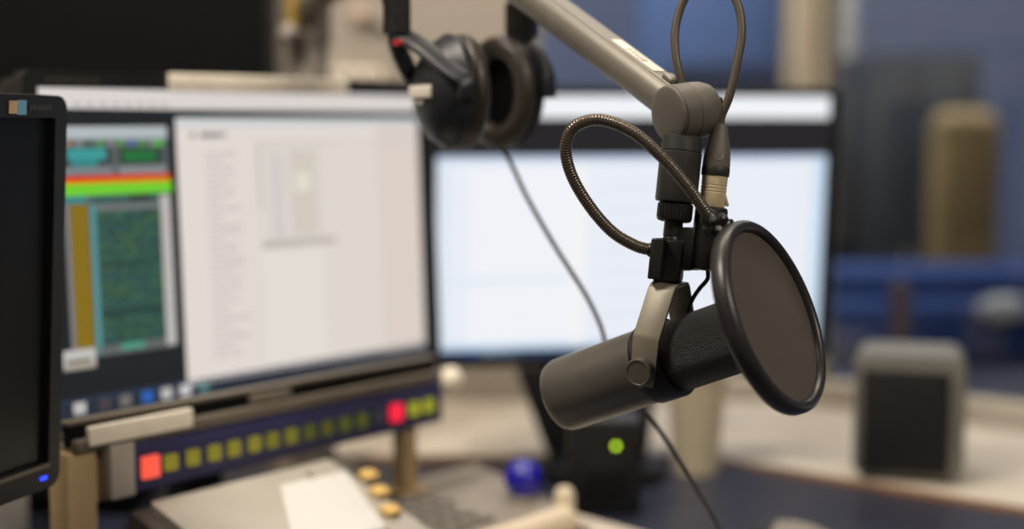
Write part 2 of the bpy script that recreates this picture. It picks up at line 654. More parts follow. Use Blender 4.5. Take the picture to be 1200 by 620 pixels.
for k in range(34):
    w_ = random.uniform(0.03, 0.11)
    A(0.10, 0.13 + k * 0.0235, 0.10 + w_ + 0.02, 0.13 + k * 0.0235 + 0.010, em((203, 194, 190)), 3)
    if k % 3 == 0:
        A(0.17, 0.13 + k * 0.0235, 0.17 + w_ * 0.8, 0.13 + k * 0.0235 + 0.012, em((196, 188, 184)), 4)
# the inset panel
A(0.30, 0.105, 0.55, 0.50, em((214, 207, 199)), 3)
A(0.31, 0.125, 0.54, 0.48, em((222, 214, 206)), 4)
A(0.335, 0.135, 0.40, 0.48, em((210, 203, 200)), 5)
A(0.42, 0.13, 0.53, 0.47, em((209, 201, 190)), 5)
A(0.44, 0.22, 0.50, 0.29, em((226, 219, 208)), 6)
A(0.30, 0.485, 0.60, 0.515, em((188, 180, 172)), 5)
A(0.295, 0.10, 0.305, 0.36, em((190, 183, 178)), 5)
# playlist window
u0, v0 = S.uv(70, 148)
u1, v1 = S.uv(207, 405)
du, dv = u1 - u0, v1 - v0
A(0, 0, 1, 1, em((92, 98, 98)), 1)
A(0, 0, 1, 0.055, em((176, 184, 188)), 2)
for k in range(10):
    A(0.03 + k * 0.098, 0.06, 0.09 + k * 0.098, 0.088, em(random.choice([(150, 120, 100), (70, 100, 80), (90, 110, 170), (80, 150, 80), (130, 130, 130)])), 2)
A(0.02, 0.09, 0.46, 0.17, em((60, 66, 68)), 2)
A(0.05, 0.095, 0.40, 0.145, em((60, 150, 150)), 3)
A(0.08, 0.145, 0.32, 0.175, em((50, 130, 130)), 3)
A(0.52, 0.09, 0.95, 0.17, em((50, 60, 58)), 2)
A(0.56, 0.105, 0.88, 0.155, em((36, 110, 58)), 3)
A(0.86, 0.065, 0.94, 0.09, em((90, 180, 80)), 3)
A(0.0, 0.175, 0.46, 0.21, em((120, 126, 130)), 2)
A(0.52, 0.175, 0.98, 0.21, em((132, 136, 138)), 2)
A(-0.01, 0.213, 1.01, 0.233, em((214, 44, 20)), 4)
A(-0.01, 0.233, 1.01, 0.247, em((222, 132, 24)), 4)
A(-0.02, 0.247, 1.02, 0.298, em((112, 204, 44)), 4)
A(0.0, 0.298, 0.2, 0.33, em((60, 130, 130)), 3)
A(0.25, 0.30, 0.9, 0.33, em((52, 90, 86)), 2)
A(0.6, 0.305, 0.82, 0.327, em((32, 40, 40)), 3)
A(0.0, 0.31, 0.04, 1, em((128, 122, 122)), 2)
A(0.045, 0.335, 0.21, 0.99, em((120, 98, 24)), 2)
for k in range(40):
    A(0.05, 0.34 + k * 0.0163, 0.20, 0.346 + k * 0.0163, em((150, 122, 24)), 3)
    A(0.225, 0.34 + k * 0.0163, 0.28, 0.35 + k * 0.0163, em((76, 160, 164)), 3)
A(0.285, 0.345, 0.90, 0.365, em((110, 118, 116)), 3)
A(0.285, 0.37, 0.90, 0.955, em((40, 66, 62)), 2)
for k in range(36):
    yy = 0.375 + k * 0.0160
    if k in (14, 27, 28):
        continue
    x_ = 0.29
    while x_ < 0.86:
        w_ = random.uniform(0.06, 0.2)
        A(x_, yy, min(0.89, x_ + w_), yy + 0.0085, em(random.choice([(58, 98, 88), (66, 112, 86), (60, 96, 70), (56, 92, 96), (76, 112, 70)])), 3)
        x_ += w_ + random.uniform(0.01, 0.05)
A(0.90, 0.31, 1.0, 0.99, em((186, 182, 178)), 3)
A(0.25, 0.955, 0.9, 0.99, em((96, 100, 98)), 3)
A(0.45, 0.955, 0.68, 0.985, em((80, 150, 128)), 4)
u0, v0 = S.uv(73, 412)
u1, v1 = S.uv(112, 430)
du, dv = u1 - u0, v1 - v0
A(0, 0, 1, 1, em((190, 188, 184)), 5)
A(0.1, 0.5, 0.85, 0.72, em((120, 106, 76)), 6)
A(0.0, 0.8, 1, 1, em((160, 152, 138)), 6)
# task bar
S.rect(0, 0.925, 1, 1.0, em((40, 46, 58)), 1)
S.rect(0, 0.92, 1, 0.926, em((50, 66, 88)), 2)
for u, c_ in ((0.045, (190, 186, 184)), (0.10, (74, 66, 68)), (0.145, (112, 108, 106)), (0.195, (44, 98, 180)), (0.24, (188, 186, 184)), (0.285, (206, 202, 206)), (0.33, (84, 122, 122))):
    S.rect(u, 0.930, u + 0.026, 0.965, em(c_), 3)
S.build(m1)
q1 = lambda a, b_: c1 + h1 * a + up1 * b_
# cream strip stuck along the top edge, lower lip with its highlight put into the colour
ua, _ = S.uv(192, 96)
ub, _ = S.uv(400, 96)
xa, xb = (ua - 0.5) * W1, (ub - 0.5) * W1
MB().box(q1((xa + xb) / 2, H1 / 2 + 0.0075) + n1 * 0.0085, (h1, up1, n1), (xb - xa, 0.018, 0.004), 0.0012).build('label_strip', M['cream'], m1, label='cream label strip on the top edge')
b = MB()
for k in range(7):
    b.box(q1(-W1 / 2 + 0.012 + k * 0.0085, H1 / 2 + 0.007) + n1 * 0.0064, (h1, up1, n1), (0.006, 0.004, 0.0008))
b.build('maker_mark', M['faint'], m1, label='faint illegible lettering')
MB().box(q1(0, -H1 / 2 - 0.006) + n1 * 0.0075, (h1, up1, n1), (W1 + 0.02, 0.006, 0.003), 0.001).build('lower_lip', M['rail'], m1, label='lip under the screen, its tan grey highlight put into the colour')
stand(m1, c1, h1, up1, n10, DT, H1, bw=0.20, bd=0.16, off=0.12)

# ---- centre screen
k2 = 1.06
W2, H2 = 0.518 * k2, 0.326 * k2
yaw2 = math.radians(9.5)
c2 = CAM + (V((0.1456, 1.7686, 1.0745)) - CAM) * k2
h2, up2, n2, n20 = monitor_frame(c2, yaw2, math.radians(-4.5))
m2 = thing('monitor', V((c2.x, c2.y, DT)), 'bright bluish-white screen straight behind the microphone', 'monitor')
monitor_body(m2, c2, h2, up2, n2, W2, H2, 0.010, 0.010, 0.012)
S = Screen(c2, h2, up2, n2, W2, H2)
S.rect(0, 0, 1, 1, em((30, 30, 33)), 0)
_, vb = S.uv(800, 138.5)
S.rect(0.012, 0.004, 0.993, vb, em((240, 243, 247)), 1)
u0, v0 = S.uv(512, 183.5)
u1, v1 = S.uv(957, 400)
du, dv = u1 - u0, v1 - v0
u1_ = u0 + du
A(0, 0, 1, 1, em((226, 233, 244)), 1)
A(0, 0, 1, 0.03, em((196, 212, 236)), 2)
A(0.035, 0.03, 0.93, 0.985, em((233, 237, 246)), 2)
A(0.08, 0.06, 0.345, 0.97, em((240, 242, 248)), 3)
A(0.345, 0.03, 0.372, 0.985, em((243, 244, 242)), 4)
A(0.05, 0.62, 0.33, 0.65, em((222, 233, 244)), 4)
for k in range(7):
    A(0.42, 0.15 + k * 0.11, 0.42 + random.uniform(0.2, 0.4), 0.17 + k * 0.11, em((224, 229, 240)), 4)
A(0.94, 0.03, 0.965, 0.97, em((238, 240, 244)), 3)
A(0.965, 0.03, 1.0, 1, em((204, 224, 244)), 3)
A(0, 0.97, 1, 1, em((190, 214, 236)), 4)
S.rect(0, v1, 1, 1, em((40, 56, 84)), 1)
for x_, c_, w_ in ((522, (58, 62, 80), 8), (535, (70, 70, 84), 8), (548, (48, 98, 190), 13), (563, (160, 190, 180), 9), (573, (190, 210, 215), 9), (585, (176, 190, 205), 9), (596, (150, 185, 165), 8)):
    a_, b_ = S.uv(x_, 404)
    S.rect(a_, v1 + 0.008, a_ + w_ / 470, 0.985, em(c_), 2)
S.build(m2)
b = MB()
sy_ = 1.865
nk = [P(604, 428, 1.93), P(768, 428, 1.93), P(758, 590, 1.93), P(640, 590, 1.93)]
nk = [V((p.x, sy_, max(p.z, DT + 0.018))) for p in nk]
nk[2].z = nk[3].z = DT + 0.018
b.prism(nk, Y * 0.035, 0.006)
b.box(V(((nk[0].x + nk[1].x) / 2 + 0.02, c2.y + 0.07, nk[0].z + 0.05)), (X, Y, Z), (nk[1].x - nk[0].x - 0.04, 0.035, 0.12), 0.006)
b.box(V(((nk[0].x + nk[1].x) / 2 + 0.02, sy_ + 0.05, nk[0].z - 0.008)), (X, Y, Z), (nk[1].x - nk[0].x - 0.06, 0.10, 0.012), 0.003)
b.build('stand_column', M['black'], m2)
b = MB()
bc_ = V(((nk[2].x + nk[3].x) / 2, sy_ - 0.04, DT))
b.lathe(bc_, Z, [(0, 0.082, 0.075), (0.004, 0.087, 0.08), (0.013, 0.087, 0.08), (0.018, 0.082, 0.082), (0.02, 0.04, 0.04), (0.02, 0)], 48, X, Y)
b.build('stand_base', M['black'], m2)

# ---- switched-off screen at the left edge
W3, H3 = 0.460, 0.287
yaw3 = math.radians(71)
h3, up3, n3, n30 = monitor_frame(V((0, 0, 0)), yaw3, math.radians(-3.5))
tr = P(72, 112, 1.17)
c3 = tr - h3 * (W3 / 2 + 0.015) - up3 * (H3 / 2 + 0.018)
m3 = thing('monitor', V((c3.x, c3.y, DT)), 'switched-off black screen at the far left with a blue power light', 'monitor')
monitor_body(m3, c3, h3, up3, n3, W3, H3, 0.015, 0.018, 0.022)
S = Screen(c3, h3, up3, n3, W3, H3)
S.rect(0, 0, 1, 1, mat('dead screen', (12, 13, 14), 0.3, 0, 0.02, 5, spec=0.3), 0)
S.build(m3)
q3 = lambda a, b_: c3 + h3 * a + up3 * b_
MB().box(q3(W3 / 2 - 0.007, -H3 / 2 - 0.012) + n3 * 0.0065, (h3, up3, n3), (0.008, 0.003, 0.001)).build('power_light', em((40, 70, 255), 2.0), m3, label='small blue power light')
MB().box(q3(W3 / 2 - 0.0535, H3 / 2 + 0.008) + n3 * 0.0064, (h3, up3, n3), (0.0098, 0.010, 0.0008)).build('sticker', M['sticker_tan'], m3, label='small tan sticker')
MB().box(q3(W3 / 2 - 0.043, H3 / 2 + 0.008) + n3 * 0.0064, (h3, up3, n3), (0.0105, 0.0115, 0.0008)).build('sticker', M['sticker_blue'], m3, label='small pale blue sticker')
b = MB()
for k in range(6):
    b.box(q3(W3 / 2 - 0.032 + k * 0.0048, H3 / 2 + 0.008) + n3 * 0.0062, (h3, up3, n3), (0.004, 0.004, 0.0006))
b.build('maker_mark', M['faint'], m3, label='faint illegible lettering')
MB().box(q3(0, -H3 / 2 - 0.002) + n3 * 0.0065, (h3, up3, n3), (W3, 0.003, 0.002)).build('lower_lip', M['rail'], m3, label='lip under the screen, its highlight put into the colour')  # caught light painted as a strip paler than the bezel
stand(m3, c3, h3, up3, n30, DT, H3, bw=0.2, bd=0.16)

# ================================================================== CONSOLE
HC = V((0.64, 0.768, 0)).normalized()          # along the button strip, away to the right
NC = V((HC.y, -HC.x, 0))                        # towards the operator
SR = P(519, 472, 1.60)                          # right end of the strip
SR.z = 0.888
con = thing('mixing_console', G(400, 620, DT), 'pale grey broadcast console with amber knobs under the left screens', 'mixing console')
con.location.z = DT
Lc = 0.86
back = 0.012


def K(l, f, z):
    """l metres to the left of the strip's right end, f metres in front of it"""
    p = SR - HC * l + NC * f
    return V((p.x, p.y, z))


def slope_z(f):
    return 0.862 - (f - back) * 0.34


Lr = 0.185          # right end of the sloped panel
Ff = 0.34           # front of the sloped panel
b = MB()
prof = [(back, DT), (back, slope_z(back)), (Ff, slope_z(Ff)), (Ff, DT)]
b.prism([K(Lr, f, z) for f, z in prof], -HC * (0.405 - Lr), 0.003)
b.build('sloped_panel', M['console'], con)
b = MB()
b.prism([K(0.4055, f, z - (0.004 if z > 0.76 else 0)) for f, z in prof], -HC * 0.022, 0.004)
b.build('side_cheek', M['cheek'], con, label='dark grey side cheek')
b = MB()
b.prism([K(-0.125, -0.06, DT), K(-0.036, 0.14, DT), K(Lr - 0.002, 0.14, DT), K(Lr - 0.002, -0.06, DT)], Z * 0.045, 0.003)
b.build('key_deck', M['deck'], con)
zk = DT + 0.045
for r_ in range(5):
    for q in range(7):
        l = 0.165 - q * 0.0245
        f = 0.012 + r_ * 0.026
        if (q >= 5 and r_ >= 2) or (q == 6):
            continue
        MB().box(K(l, f, zk + 0.003), (HC, NC, Z), (0.018, 0.020, 0.006), 0.0015).build('key', M['key'], con)
# amber keys on the sloped panel's right-hand margin
sl = (NC - Z * 0.34).normalized()
sn = HC.cross(sl).normalized()
if sn.z < 0:
    sn = -sn
pl_o = K(Lr, back, slope_z(back))
for px, py in ((431, 561), (444, 580), (457, 602)):
    p = on_plane(px, py, pl_o, sn)
    MB().box(p + sn * 0.004, (HC, sl, sn), (0.019, 0.016, 0.007), 0.003).build('amber_key', M['gold'], con, label='amber lit-looking key cap')
# groove strip beside the amber keys
ga = on_plane(414, 552, pl_o, sn)
b = MB()
b.box(K(Lr + 0.045, 0.16, slope_z(0.16)) + sn * 0.0006, (HC, sl, sn), (0.002, 0.28, 0.0012))
b.build('seam', M['cheek'], con)
# padded rest along the front of the deck
b = MB()
a0, a1 = K(Lr - 0.004, 0.158, DT + 0.034), K(-0.022, 0.158, DT + 0.034)
b.tube([a0, a0.lerp(a1, 0.5), a1], 0.0165, 20)
b.build('arm_rest', M['creambar'], con, label='cream padded rest along the front')
b = MB()
b.lathe(K(-0.030, 0.150, DT), Z, [(0, 0.0115), (0.056, 0.0115), (0.063, 0.010), (0.067, 0.006), (0.068, 0)], 24)
b.build('end_post', M['creambar'], con, label='short cream post at the end of the rest')

# ---- paper on the sloped panel
ps = [on_plane(px, py, pl_o, sn) for px, py in ((328, 571), (404, 554), (452, 621), (344, 641))]
ctr = sum(ps, V()) / 4
pb = MB()
pb.prism([p + sn * 0.0008 for p in ps], sn * 0.0012)
tag(pb.build('paper_sheet', M['paper']), 'white sheet of paper lying on the pale console below the button strip', 'paper')

# ---- button strip (meter bridge) above the console
br = thing('button_bridge', K(0.28, 0, DT), 'navy strip of square lit buttons on tan legs below the left screen', 'control panel')
LB = 0.41
zs0, zs1 = 0.868, 0.914
b = MB()
b.box(K(LB / 2, -0.02, (zs0 + zs1) / 2), (HC, NC, Z), (LB, 0.04, zs1 - zs0), 0.003)
b.build('button_panel', M['navy'], br)
bx = [175, 199, 225, 250, 273, 297, 318, 340, 361, 382, 403, 423, 442, 463, 484, 501]
po = K(0, 0.0, 0)
for i, px in enumerate(bx):
    p = on_plane(px, 546 + (px - 175) * (475 - 546) / (501 - 175), po, NC)
    red = i in (0, 13)
    q = V((p.x, p.y, 0.890))
    w = 0.0185 if red else 0.0135
    if i == 0:
        c_, s_ = (255, 92, 70), 1.0
    elif i == 13:
        c_, s_ = (255, 36, 66), 1.1
        w = 0.0165
    elif i >= 14:
        c_, s_ = (156, 156, 36), 1.0
        w = 0.0135
    elif i == 12:
        c_, s_ = (46, 52, 56), 0.8
    elif i >= 8:
        c_, s_ = (78, 80, 24), 0.9
    elif i >= 6:
        c_, s_ = (112, 108, 28), 0.95
    else:
        c_, s_ = (126, 118, 34), 1.0
    MB().box(q + NC * 0.002, (HC, NC, Z), (w, 0.006, w * 1.12), 0.0015).build('button', em(c_, s_), br, label='red lit button' if red else 'yellow green lit button')
b = MB()
b.box(K(0.235, -0.004, 0.9205), (HC, NC, Z), (0.47, 0.010, 0.011), 0.002)
b.box(K(0.235, -0.024, 0.9165), (HC, NC, Z), (0.47, 0.030, 0.003))
b.build('lower_rail', M['rail'], br)
b = MB()
b.box(K(0.235, -0.016, 0.9275), (HC, NC, Z), (0.47, 0.010, 0.019))
b.build('gap_shade', M['black_matt'], br)  # solid black bar standing in for the shaded gap behind the rail
b = MB()
b.box(K(0.235, -0.017, 0.9395), (HC, NC, Z), (0.475, 0.012, 0.0042), 0.001)
b.build('lip_highlight_rail', M['rail'], br)  # rail colour carries the highlight of the left screen's lower lip
MB().box(K(0.4055, 0.0035, 0.929), (HC, NC, Z), (0.111, 0.006, 0.017), 0.001).build('label_strip', M['cream'], br, label='cream label strip')
MB().box(K(0.245, -0.007, 0.931), (HC, NC, Z), (0.05, 0.008, 0.010), 0.001).build('clip', M['rail'], br)
lL = 0.462
b = MB()
b.box(K(lL, -0.02, (DT + 0.9145) / 2), (HC, NC, Z), (0.030, 0.03, 0.9145 - DT), 0.002)
b.box(K(lL - 0.028, -0.025, 0.888), (HC, NC, Z), (0.032, 0.02, 0.050), 0.002)
b.build('leg', M['tan'], br)
MB().box(K(0.427, -0.004, 0.893), (HC, NC, Z), (0.026, 0.02, 0.05), 0.002).build('end_plate', M['plate'], br, label='pale grey end plate')
lR = 0.041
b = MB()
b.box(K(lR, -0.02, (zk + 0.869) / 2), (HC, NC, Z), (0.020, 0.02, 0.869 - zk), 0.002)
b.box(K(lR, -0.02, zk + 0.004), (HC, NC, Z), (0.045, 0.04, 0.008), 0.002)
b.build('leg', M['tan'], br)
# cream knob at the strip's end and small navy cap
kp = P(529, 444, 1.66)
b = MB()
b.lathe(kp - HC * 0.03, HC, [(0, 0.008), (0.018, 0.008), (0.02, 0.013), (0.032, 0.014), (0.037, 0.011), (0.038, 0)], 24)
b.build('end_knob', M['cream'], br, label='cream end knob')

# ---- blue ball on the deck
bp_ = G(613, 561, zk + 0.0235)
bp_.z = zk + 0.0235
tb = thing('trackball', V((bp_.x, bp_.y, zk)), 'deep blue glossy ball sitting on the grey console keys', 'trackball')
b = MB()
b.lathe(bp_, Z, [(-0.0215 * math.cos(a * math.pi / 24), 0.0215 * math.sin(a * math.pi / 24)) for a in range(25)], 40)
b.build('ball', M['blueball'], tb, angle=80)
b = MB()
b.lathe(V((bp_.x, bp_.y, zk)), Z, [(0.0, 0.017), (0.005, 0.017), (0.0075, 0.0155), (0.005, 0.0135), (0.0, 0.0135)], 40, loop=True)
b.build('socket_ring', M['deck'], tb)

# ---- pale leaf in front of the console
f0 = K(0, 0.3, DT)
tp = thing('desk_leaf', f0, 'pale laminate leaf lying on the desk before the cream rest', 'board')
b = MB()
b.prism([K(l_, f_, DT) for l_, f_ in ((-0.086, 0.119), (-0.06, 0.36), (0.16, 0.36), (0.16, 0.182), (-0.047, 0.182), (-0.047, 0.122))], Z * 0.022, 0.002)
b.build('panel', M['sill'], tp)

# ================================================================== SMALL THINGS ON THE DESK AND COUNTER
# black hub with green light
hb = P(722, 523, 1.66)
hub = thing('network_box', V((hb.x, hb.y, DT)), 'small black box with a round green light beside the screen stand', 'electronic box')
hh = 0.115
b = MB()
b.box(V((hb.x - 0.012, hb.y + 0.026, DT + hh / 2)), (X, Y, Z), (0.085, 0.05, hh), 0.006, 3)
b.build('case', M['black'], hub)
b = MB()
b.lathe(V((hb.x, hb.y + 0.001, hb.z)), -Y, [(-0.002, 0.003), (0.001, 0.003), (0.002, 0.002), (0.0024, 0)], 16)
b.build('power_light', em((140, 175, 30), 7.0), hub, label='round green light')
b = MB()
for k in range(5):
    b.box(V((hb.x - 0.012, hb.y + 0.0008, DT + 0.02 + k * 0.008)), (X, Y, Z), (0.05, 0.002, 0.003))
b.build('vent', M['black_matt'], hub)

# cream cup
cpos = G(815, 552, DT)
cup = thing('paper_cup', cpos, 'tall cream tapered cup on the dark desk behind the microphone', 'cup')
b = MB()
rt, rb, ch = 0.041, 0.029, 0.135
b.lathe(cpos, Z, [(0.0, rb - 0.002), (0.0, rb), (0.004, rb), (ch, rt), (ch + 0.001, rt - 0.0015), (0.006, rb - 0.002), (0.006, 0)], 40)
b.build('body', M['cup'], cup)
b = MB()
b.lathe(cpos, Z, [(ch - 0.003, rt - 0.001), (ch - 0.003, rt + 0.0025), (ch + 0.001, rt + 0.0035), (ch + 0.004, rt + 0.002), (ch + 0.004, rt - 0.002)], 40, loop=True)
b.build('rolled_rim', M['cup'], cup)

# speaker on the counter
sp = G(1063, 566, DESK)
sx = V((math.cos(math.radians(-16)), math.sin(math.radians(-16)), 0))
sy = V((-sx.y, sx.x, 0))
spk = thing('desktop_speaker', sp, 'small grey speaker with black front on the pale counter at right', 'speaker')
sw, sh, sd = 0.136, 0.156, 0.12
b = MB()
cc_ = V((sp.x, sp.y, DESK + 0.006 + sh / 2)) + sy * sd / 2
pts = []
rr = 0.017
for cx, cz, a0_ in ((sw / 2 - rr, sh / 2 - rr, 0), (-sw / 2 + rr, sh / 2 - rr, 90), (-sw / 2 + rr, -sh / 2 + rr, 180), (sw / 2 - rr, -sh / 2 + rr, 270)):
    for k in range(7):
        a_ = math.radians(a0_ + k * 15)
        pts.append(cc_ - sy * sd / 2 + sx * (cx + rr * math.cos(a_)) + Z * (cz + rr * math.sin(a_)))
b.prism(pts, sy * sd, 0.004)
b.build('cabinet', M['spk'], spk)
b = MB()
b.box(cc_ - sy * (sd / 2 + 0.002) - sx * 0.004 - Z * 0.006, (sx, sy, Z), (sw - 0.030, 0.008, sh - 0.026), 0.003)
b.build('grille', M['grille'], spk, label='black cloth grille')
for i_ in (-1, 1):
    for j_ in (-1, 1):
        q = cc_ + sx * i_ * (sw / 2 - 0.02) + sy * j_ * (sd / 2 - 0.02)
        b = MB()
        b.lathe(V((q.x, q.y, DESK)), Z, [(0, 0.006), (0.008, 0.006)], 12)
        b.build('foot', M['rubber'], spk)

# mouse at the bottom edge
mp = G(928, 648, DT)
mo = thing('computer_mouse', mp, 'grey computer mouse with a dark front at the bottom edge of the picture', 'computer mouse')


def mouse_shell(x0, x1, name, m):
    b = MB()
    ux = V((0.9, -0.43, 0))
    uy = V((0.43, 0.9, 0))
    prof = []
    n_ = 14
    rows = []
    for i in range(n_ + 1):
        a_ = x0 + (x1 - x0) * i / n_
        row = []
        for j in range(13):
            t_ = math.pi * j / 12
            w_ = 0.031 * math.sqrt(max(0, 1 - (a_ / 0.056) ** 2)) + 0.0005
            row.append(b.bm.verts.new(mp + ux * a_ + uy * w_ * math.cos(t_) + Z * (0.034 * math.sqrt(max(0, 1 - (a_ / 0.057) ** 2)) * math.sin(t_) ** 0.7 + 0.0002)))
        rows.append(row)
    for a_, c_ in zip(rows, rows[1:]):
        for j in range(12):
            b._face([a_[j], a_[j + 1], c_[j + 1], c_[j]])
        b._face([a_[12], a_[0], c_[0], c_[12]])
    b._face(rows[0])
    b._face(rows[-1][::-1])
    b.build(name, m, mo, angle=60)


mouse_shell(-0.055, -0.018, 'button_shell', M['black'])
mouse_shell(-0.0175, 0.055, 'palm_shell', M['deck'])

# cream box and plain black box at the lower left
bxp = G(6, 640, DT)
cb = thing('storage_box', V((bxp.x - 0.12, bxp.y, DT)), 'cream cardboard box on the desk below the dark left screen', 'box')
b = MB()
b.box(V((bxp.x - 0.12, bxp.y, DT + 0.05)), (X, Y, Z), (0.26, 0.10, 0.10), 0.003)
b.build('carton', M['cream'], cb)
MB().box(V((bxp.x - 0.12, bxp.y, DT + 0.11)), (X, Y, Z), (0.268, 0.108, 0.022), 0.003).build('lid', M['cream'], cb)
rk = P(50, 600, 1.66)
rkc = thing('black_case', V((rk.x, rk.y + 0.06, DT)), 'plain black box on the desk behind the tan bridge leg', 'equipment case')
b = MB()
b.box(V((rk.x + 0.02, rk.y + 0.08, DT + 0.085)), (X, Y, Z), (0.17, 0.14, 0.17), 0.006)
b.build('case', M['black_matt'], rkc)
MB().box(V((rk.x + 0.02, rk.y + 0.006, DT + 0.085)), (X, Y, Z), (0.14, 0.006, 0.13), 0.003).build('front_panel', M['black'], rkc)

# ================================================================== BACK WALL THINGS
ap = thing('acoustic_panel', V((-0.84, WY - 0.03, 0.9)), 'large black sound panel on the back wall above the left screens', 'wall panel')
xr = -0.372
b = MB()
b.box(V(((-1.5 + xr) / 2, WY - 0.03, 1.43)), (X, Y, Z), (1.5 + xr - 0.02, 0.05, 1.04), 0.01)
b.build('fabric_panel', M['black_matt'], ap)
b = MB()
for xx in (xr - 0.006, -1.494):
    b.box(V((xx, WY - 0.0285, 1.43)), (X, Y, Z), (0.012, 0.053, 1.06), 0.002)
for zz in (1.43 - 0.524, 1.43 + 0.524):
    b.box(V(((-1.5 + xr) / 2, WY - 0.0285, zz)), (X, Y, Z), (1.5 + xr - 0.026, 0.053, 0.012), 0.002)
b.build('edge_frame', M['black'], ap)

so = P(418, 90, WY - 0.02)
so.y = WY - 0.016
sk = thing('wall_socket', so, 'cream socket strip on the grey wall just above the left screen', 'socket')
b = MB()
b.box(so, (X, Y, Z), (0.088, 0.03, 0.024), 0.004)
b.build('plate', M['cream'], sk)
b = MB()
for k in (-1, 0, 1):
    b.lathe(so + X * k * 0.028 - Y * 0.0152, -Y, [(0, 0.010), (0.002, 0.010), (0.002, 0.006), (0.0005, 0.005), (0.0005, 0)], 20)
b.build('outlet', M['plate'], sk)
hk = P(423, 20, WY - 0.02)
hk.y = WY
hkr = thing('wall_hook', hk, 'small pinkish beige hook with a short dark cord on the grey wall', 'hook')
b = MB()
b.lathe(hk, -Y, [(0, 0.012), (0.006, 0.012), (0.01, 0.007), (0.02, 0.007), (0.026, 0.011), (0.03, 0.008), (0.031, 0)], 20)
b.build('peg', mat('pinkish beige plastic', (206, 180, 158), 0.5), hkr)
b = MB()
b.tube(smooth_path([hk - Y * 0.016 + Z * 0.007, hk + V((0.02, -0.016, -0.012)), hk + V((0.045, -0.012, -0.026)), hk + V((0.075, -0.010, -0.03))]), 0.004, 10)
b.build('cord', M['rubber'], hkr)

# ================================================================== MICROPHONE ASSEMBLY
DM = 1.085
s = cv(0.104, 0.994, 0)                     # up along the stem
S0 = P(799, 170, DM)
kmm = FPX / DM


def stem(y):
    return S0 - s * ((y - 170) / kmm / 0.994)


ax = cv(0.787, 0.327, 0.53)                 # the way the microphone points
MC = P(776, 423, 1.094)
pv = cv(-0.53, -0.16, 0.825)                # pivot axis
pv = (pv - ax * pv.dot(ax)).normalized()
if pv.dot(T) < 0:
    pv = -pv
ym = cv(0.072, 0.955, 0.20)                 # yoke's own up
ym = (ym - pv * ym.dot(pv)).normalized()
q_ = pv.cross(ym).normalized()
if q_.dot(R) < 0:
    q_ = -q_
mic = thing('broadcast_microphone', MC, 'dark grey barrel studio microphone hanging in a yoke, in sharp focus', 'microphone')
_, me1, me2 = frame_of(ax)
b = MB()
rB = 0.0295
b.lathe(MC, ax, [(-0.100, 0), (-0.100, 0.021), (-0.0995, 0.0245), (-0.0975, 0.0275), (-0.094, 0.0290), (-0.089, rB), (-0.060, rB), (-0.012, rB), (-0.012, rB - 0.004), (0.012, rB - 0.004)], 72)
b.build('body', M['mic'], mic)
b = MB()
b.lathe(MC, ax, [(-0.010, rB - 0.003), (-0.0105, rB + 0.0008), (-0.0095, rB + 0.0016), (0.0105, rB + 0.0016), (0.0125, rB + 0.0008), (0.013, rB - 0.003)], 72, loop=True)
b.build('mounting_ring', M['mic_dark'], mic)
b = MB()
rF = 0.0278
b.lathe(MC, ax, [(0.011, 0.020), (0.0125, rF - 0.001), (0.016, rF), (0.05, rF), (0.074, rF), (0.080, rF - 0.0015), (0.085, rF - 0.006), (0.087, rF - 0.013), (0.0875, 0)], 72)
b.build('windscreen', M['foam'], mic, label='speckled black foam windscreen')
# slotted ports at the rear
b = MB()
b.lathe(MC, ax, [(-0.1003, 0.019), (-0.1015, 0.019), (-0.1015, 0.017), (-0.1003, 0.017)], 48, loop=True)
b.build('rear_ring', M['mic_dark'], mic)


def band(path, width, th, wdir, plane_x, plane_y, o):
    """bent flat strap: path in (x, y) of the plane, swept width"""
    n_ = len(path)
    nor = []
    for i in range(n_):
        a_ = V((path[i][0] - path[i - 1][0], path[i][1] - path[i - 1][1], 0)).normalized() if i > 0 else None
        c_ = V((path[i + 1][0] - path[i][0], path[i + 1][1] - path[i][1], 0)).normalized() if i < n_ - 1 else None
        na = V((-a_.y, a_.x, 0)) if a_ else None
        nc = V((-c_.y, c_.x, 0)) if c_ else None
        if na and nc:
            m_ = (na + nc).normalized()
            m_ = m_ / max(0.4, m_.dot(na))
        else:
            m_ = na or nc
        nor.append(m_)
    b = MB()
    poly = [(V((p[0], p[1], 0)) - m_ * th / 2) for p, m_ in zip(path, nor)] + [(V((p[0], p[1], 0)) + m_ * th / 2) for p, m_ in reversed(list(zip(path, nor)))]
    # build strip by strip so that the strap stays quads
    ws = width if isinstance(width, list) else [width] * n_
    rows = []
    for i in range(n_):
        row = []
        for sgn in (-1, 1):
            for side in (-1, 1):
                q = V((path[i][0], path[i][1], 0)) + nor[i] * th / 2 * sgn
                row.append(b.bm.verts.new(o + plane_x * q.x + plane_y * q.y + wdir * side * ws[i] / 2))
        rows.append(row)
    fs = []
    for a_, c_ in zip(rows, rows[1:]):
        for i, j in ((0, 1), (1, 3), (3, 2), (2, 0)):
            fs.append(b._face([a_[i], a_[j], c_[j], c_[i]]))
    for r_ in (rows[0], rows[-1]):
        fs.append(b._face([r_[0], r_[1], r_[3], r_[2]]))
    bmesh.ops.recalc_face_normals(b.bm, faces=b.bm.faces[:])
    es = [e_ for e_ in b.bm.edges if e_.calc_face_angle(0) > 0.9]
    bmesh.ops.bevel(b.bm, geom=es, offset=0.0006, segments=2, profile=0.5, affect='EDGES')
    return b


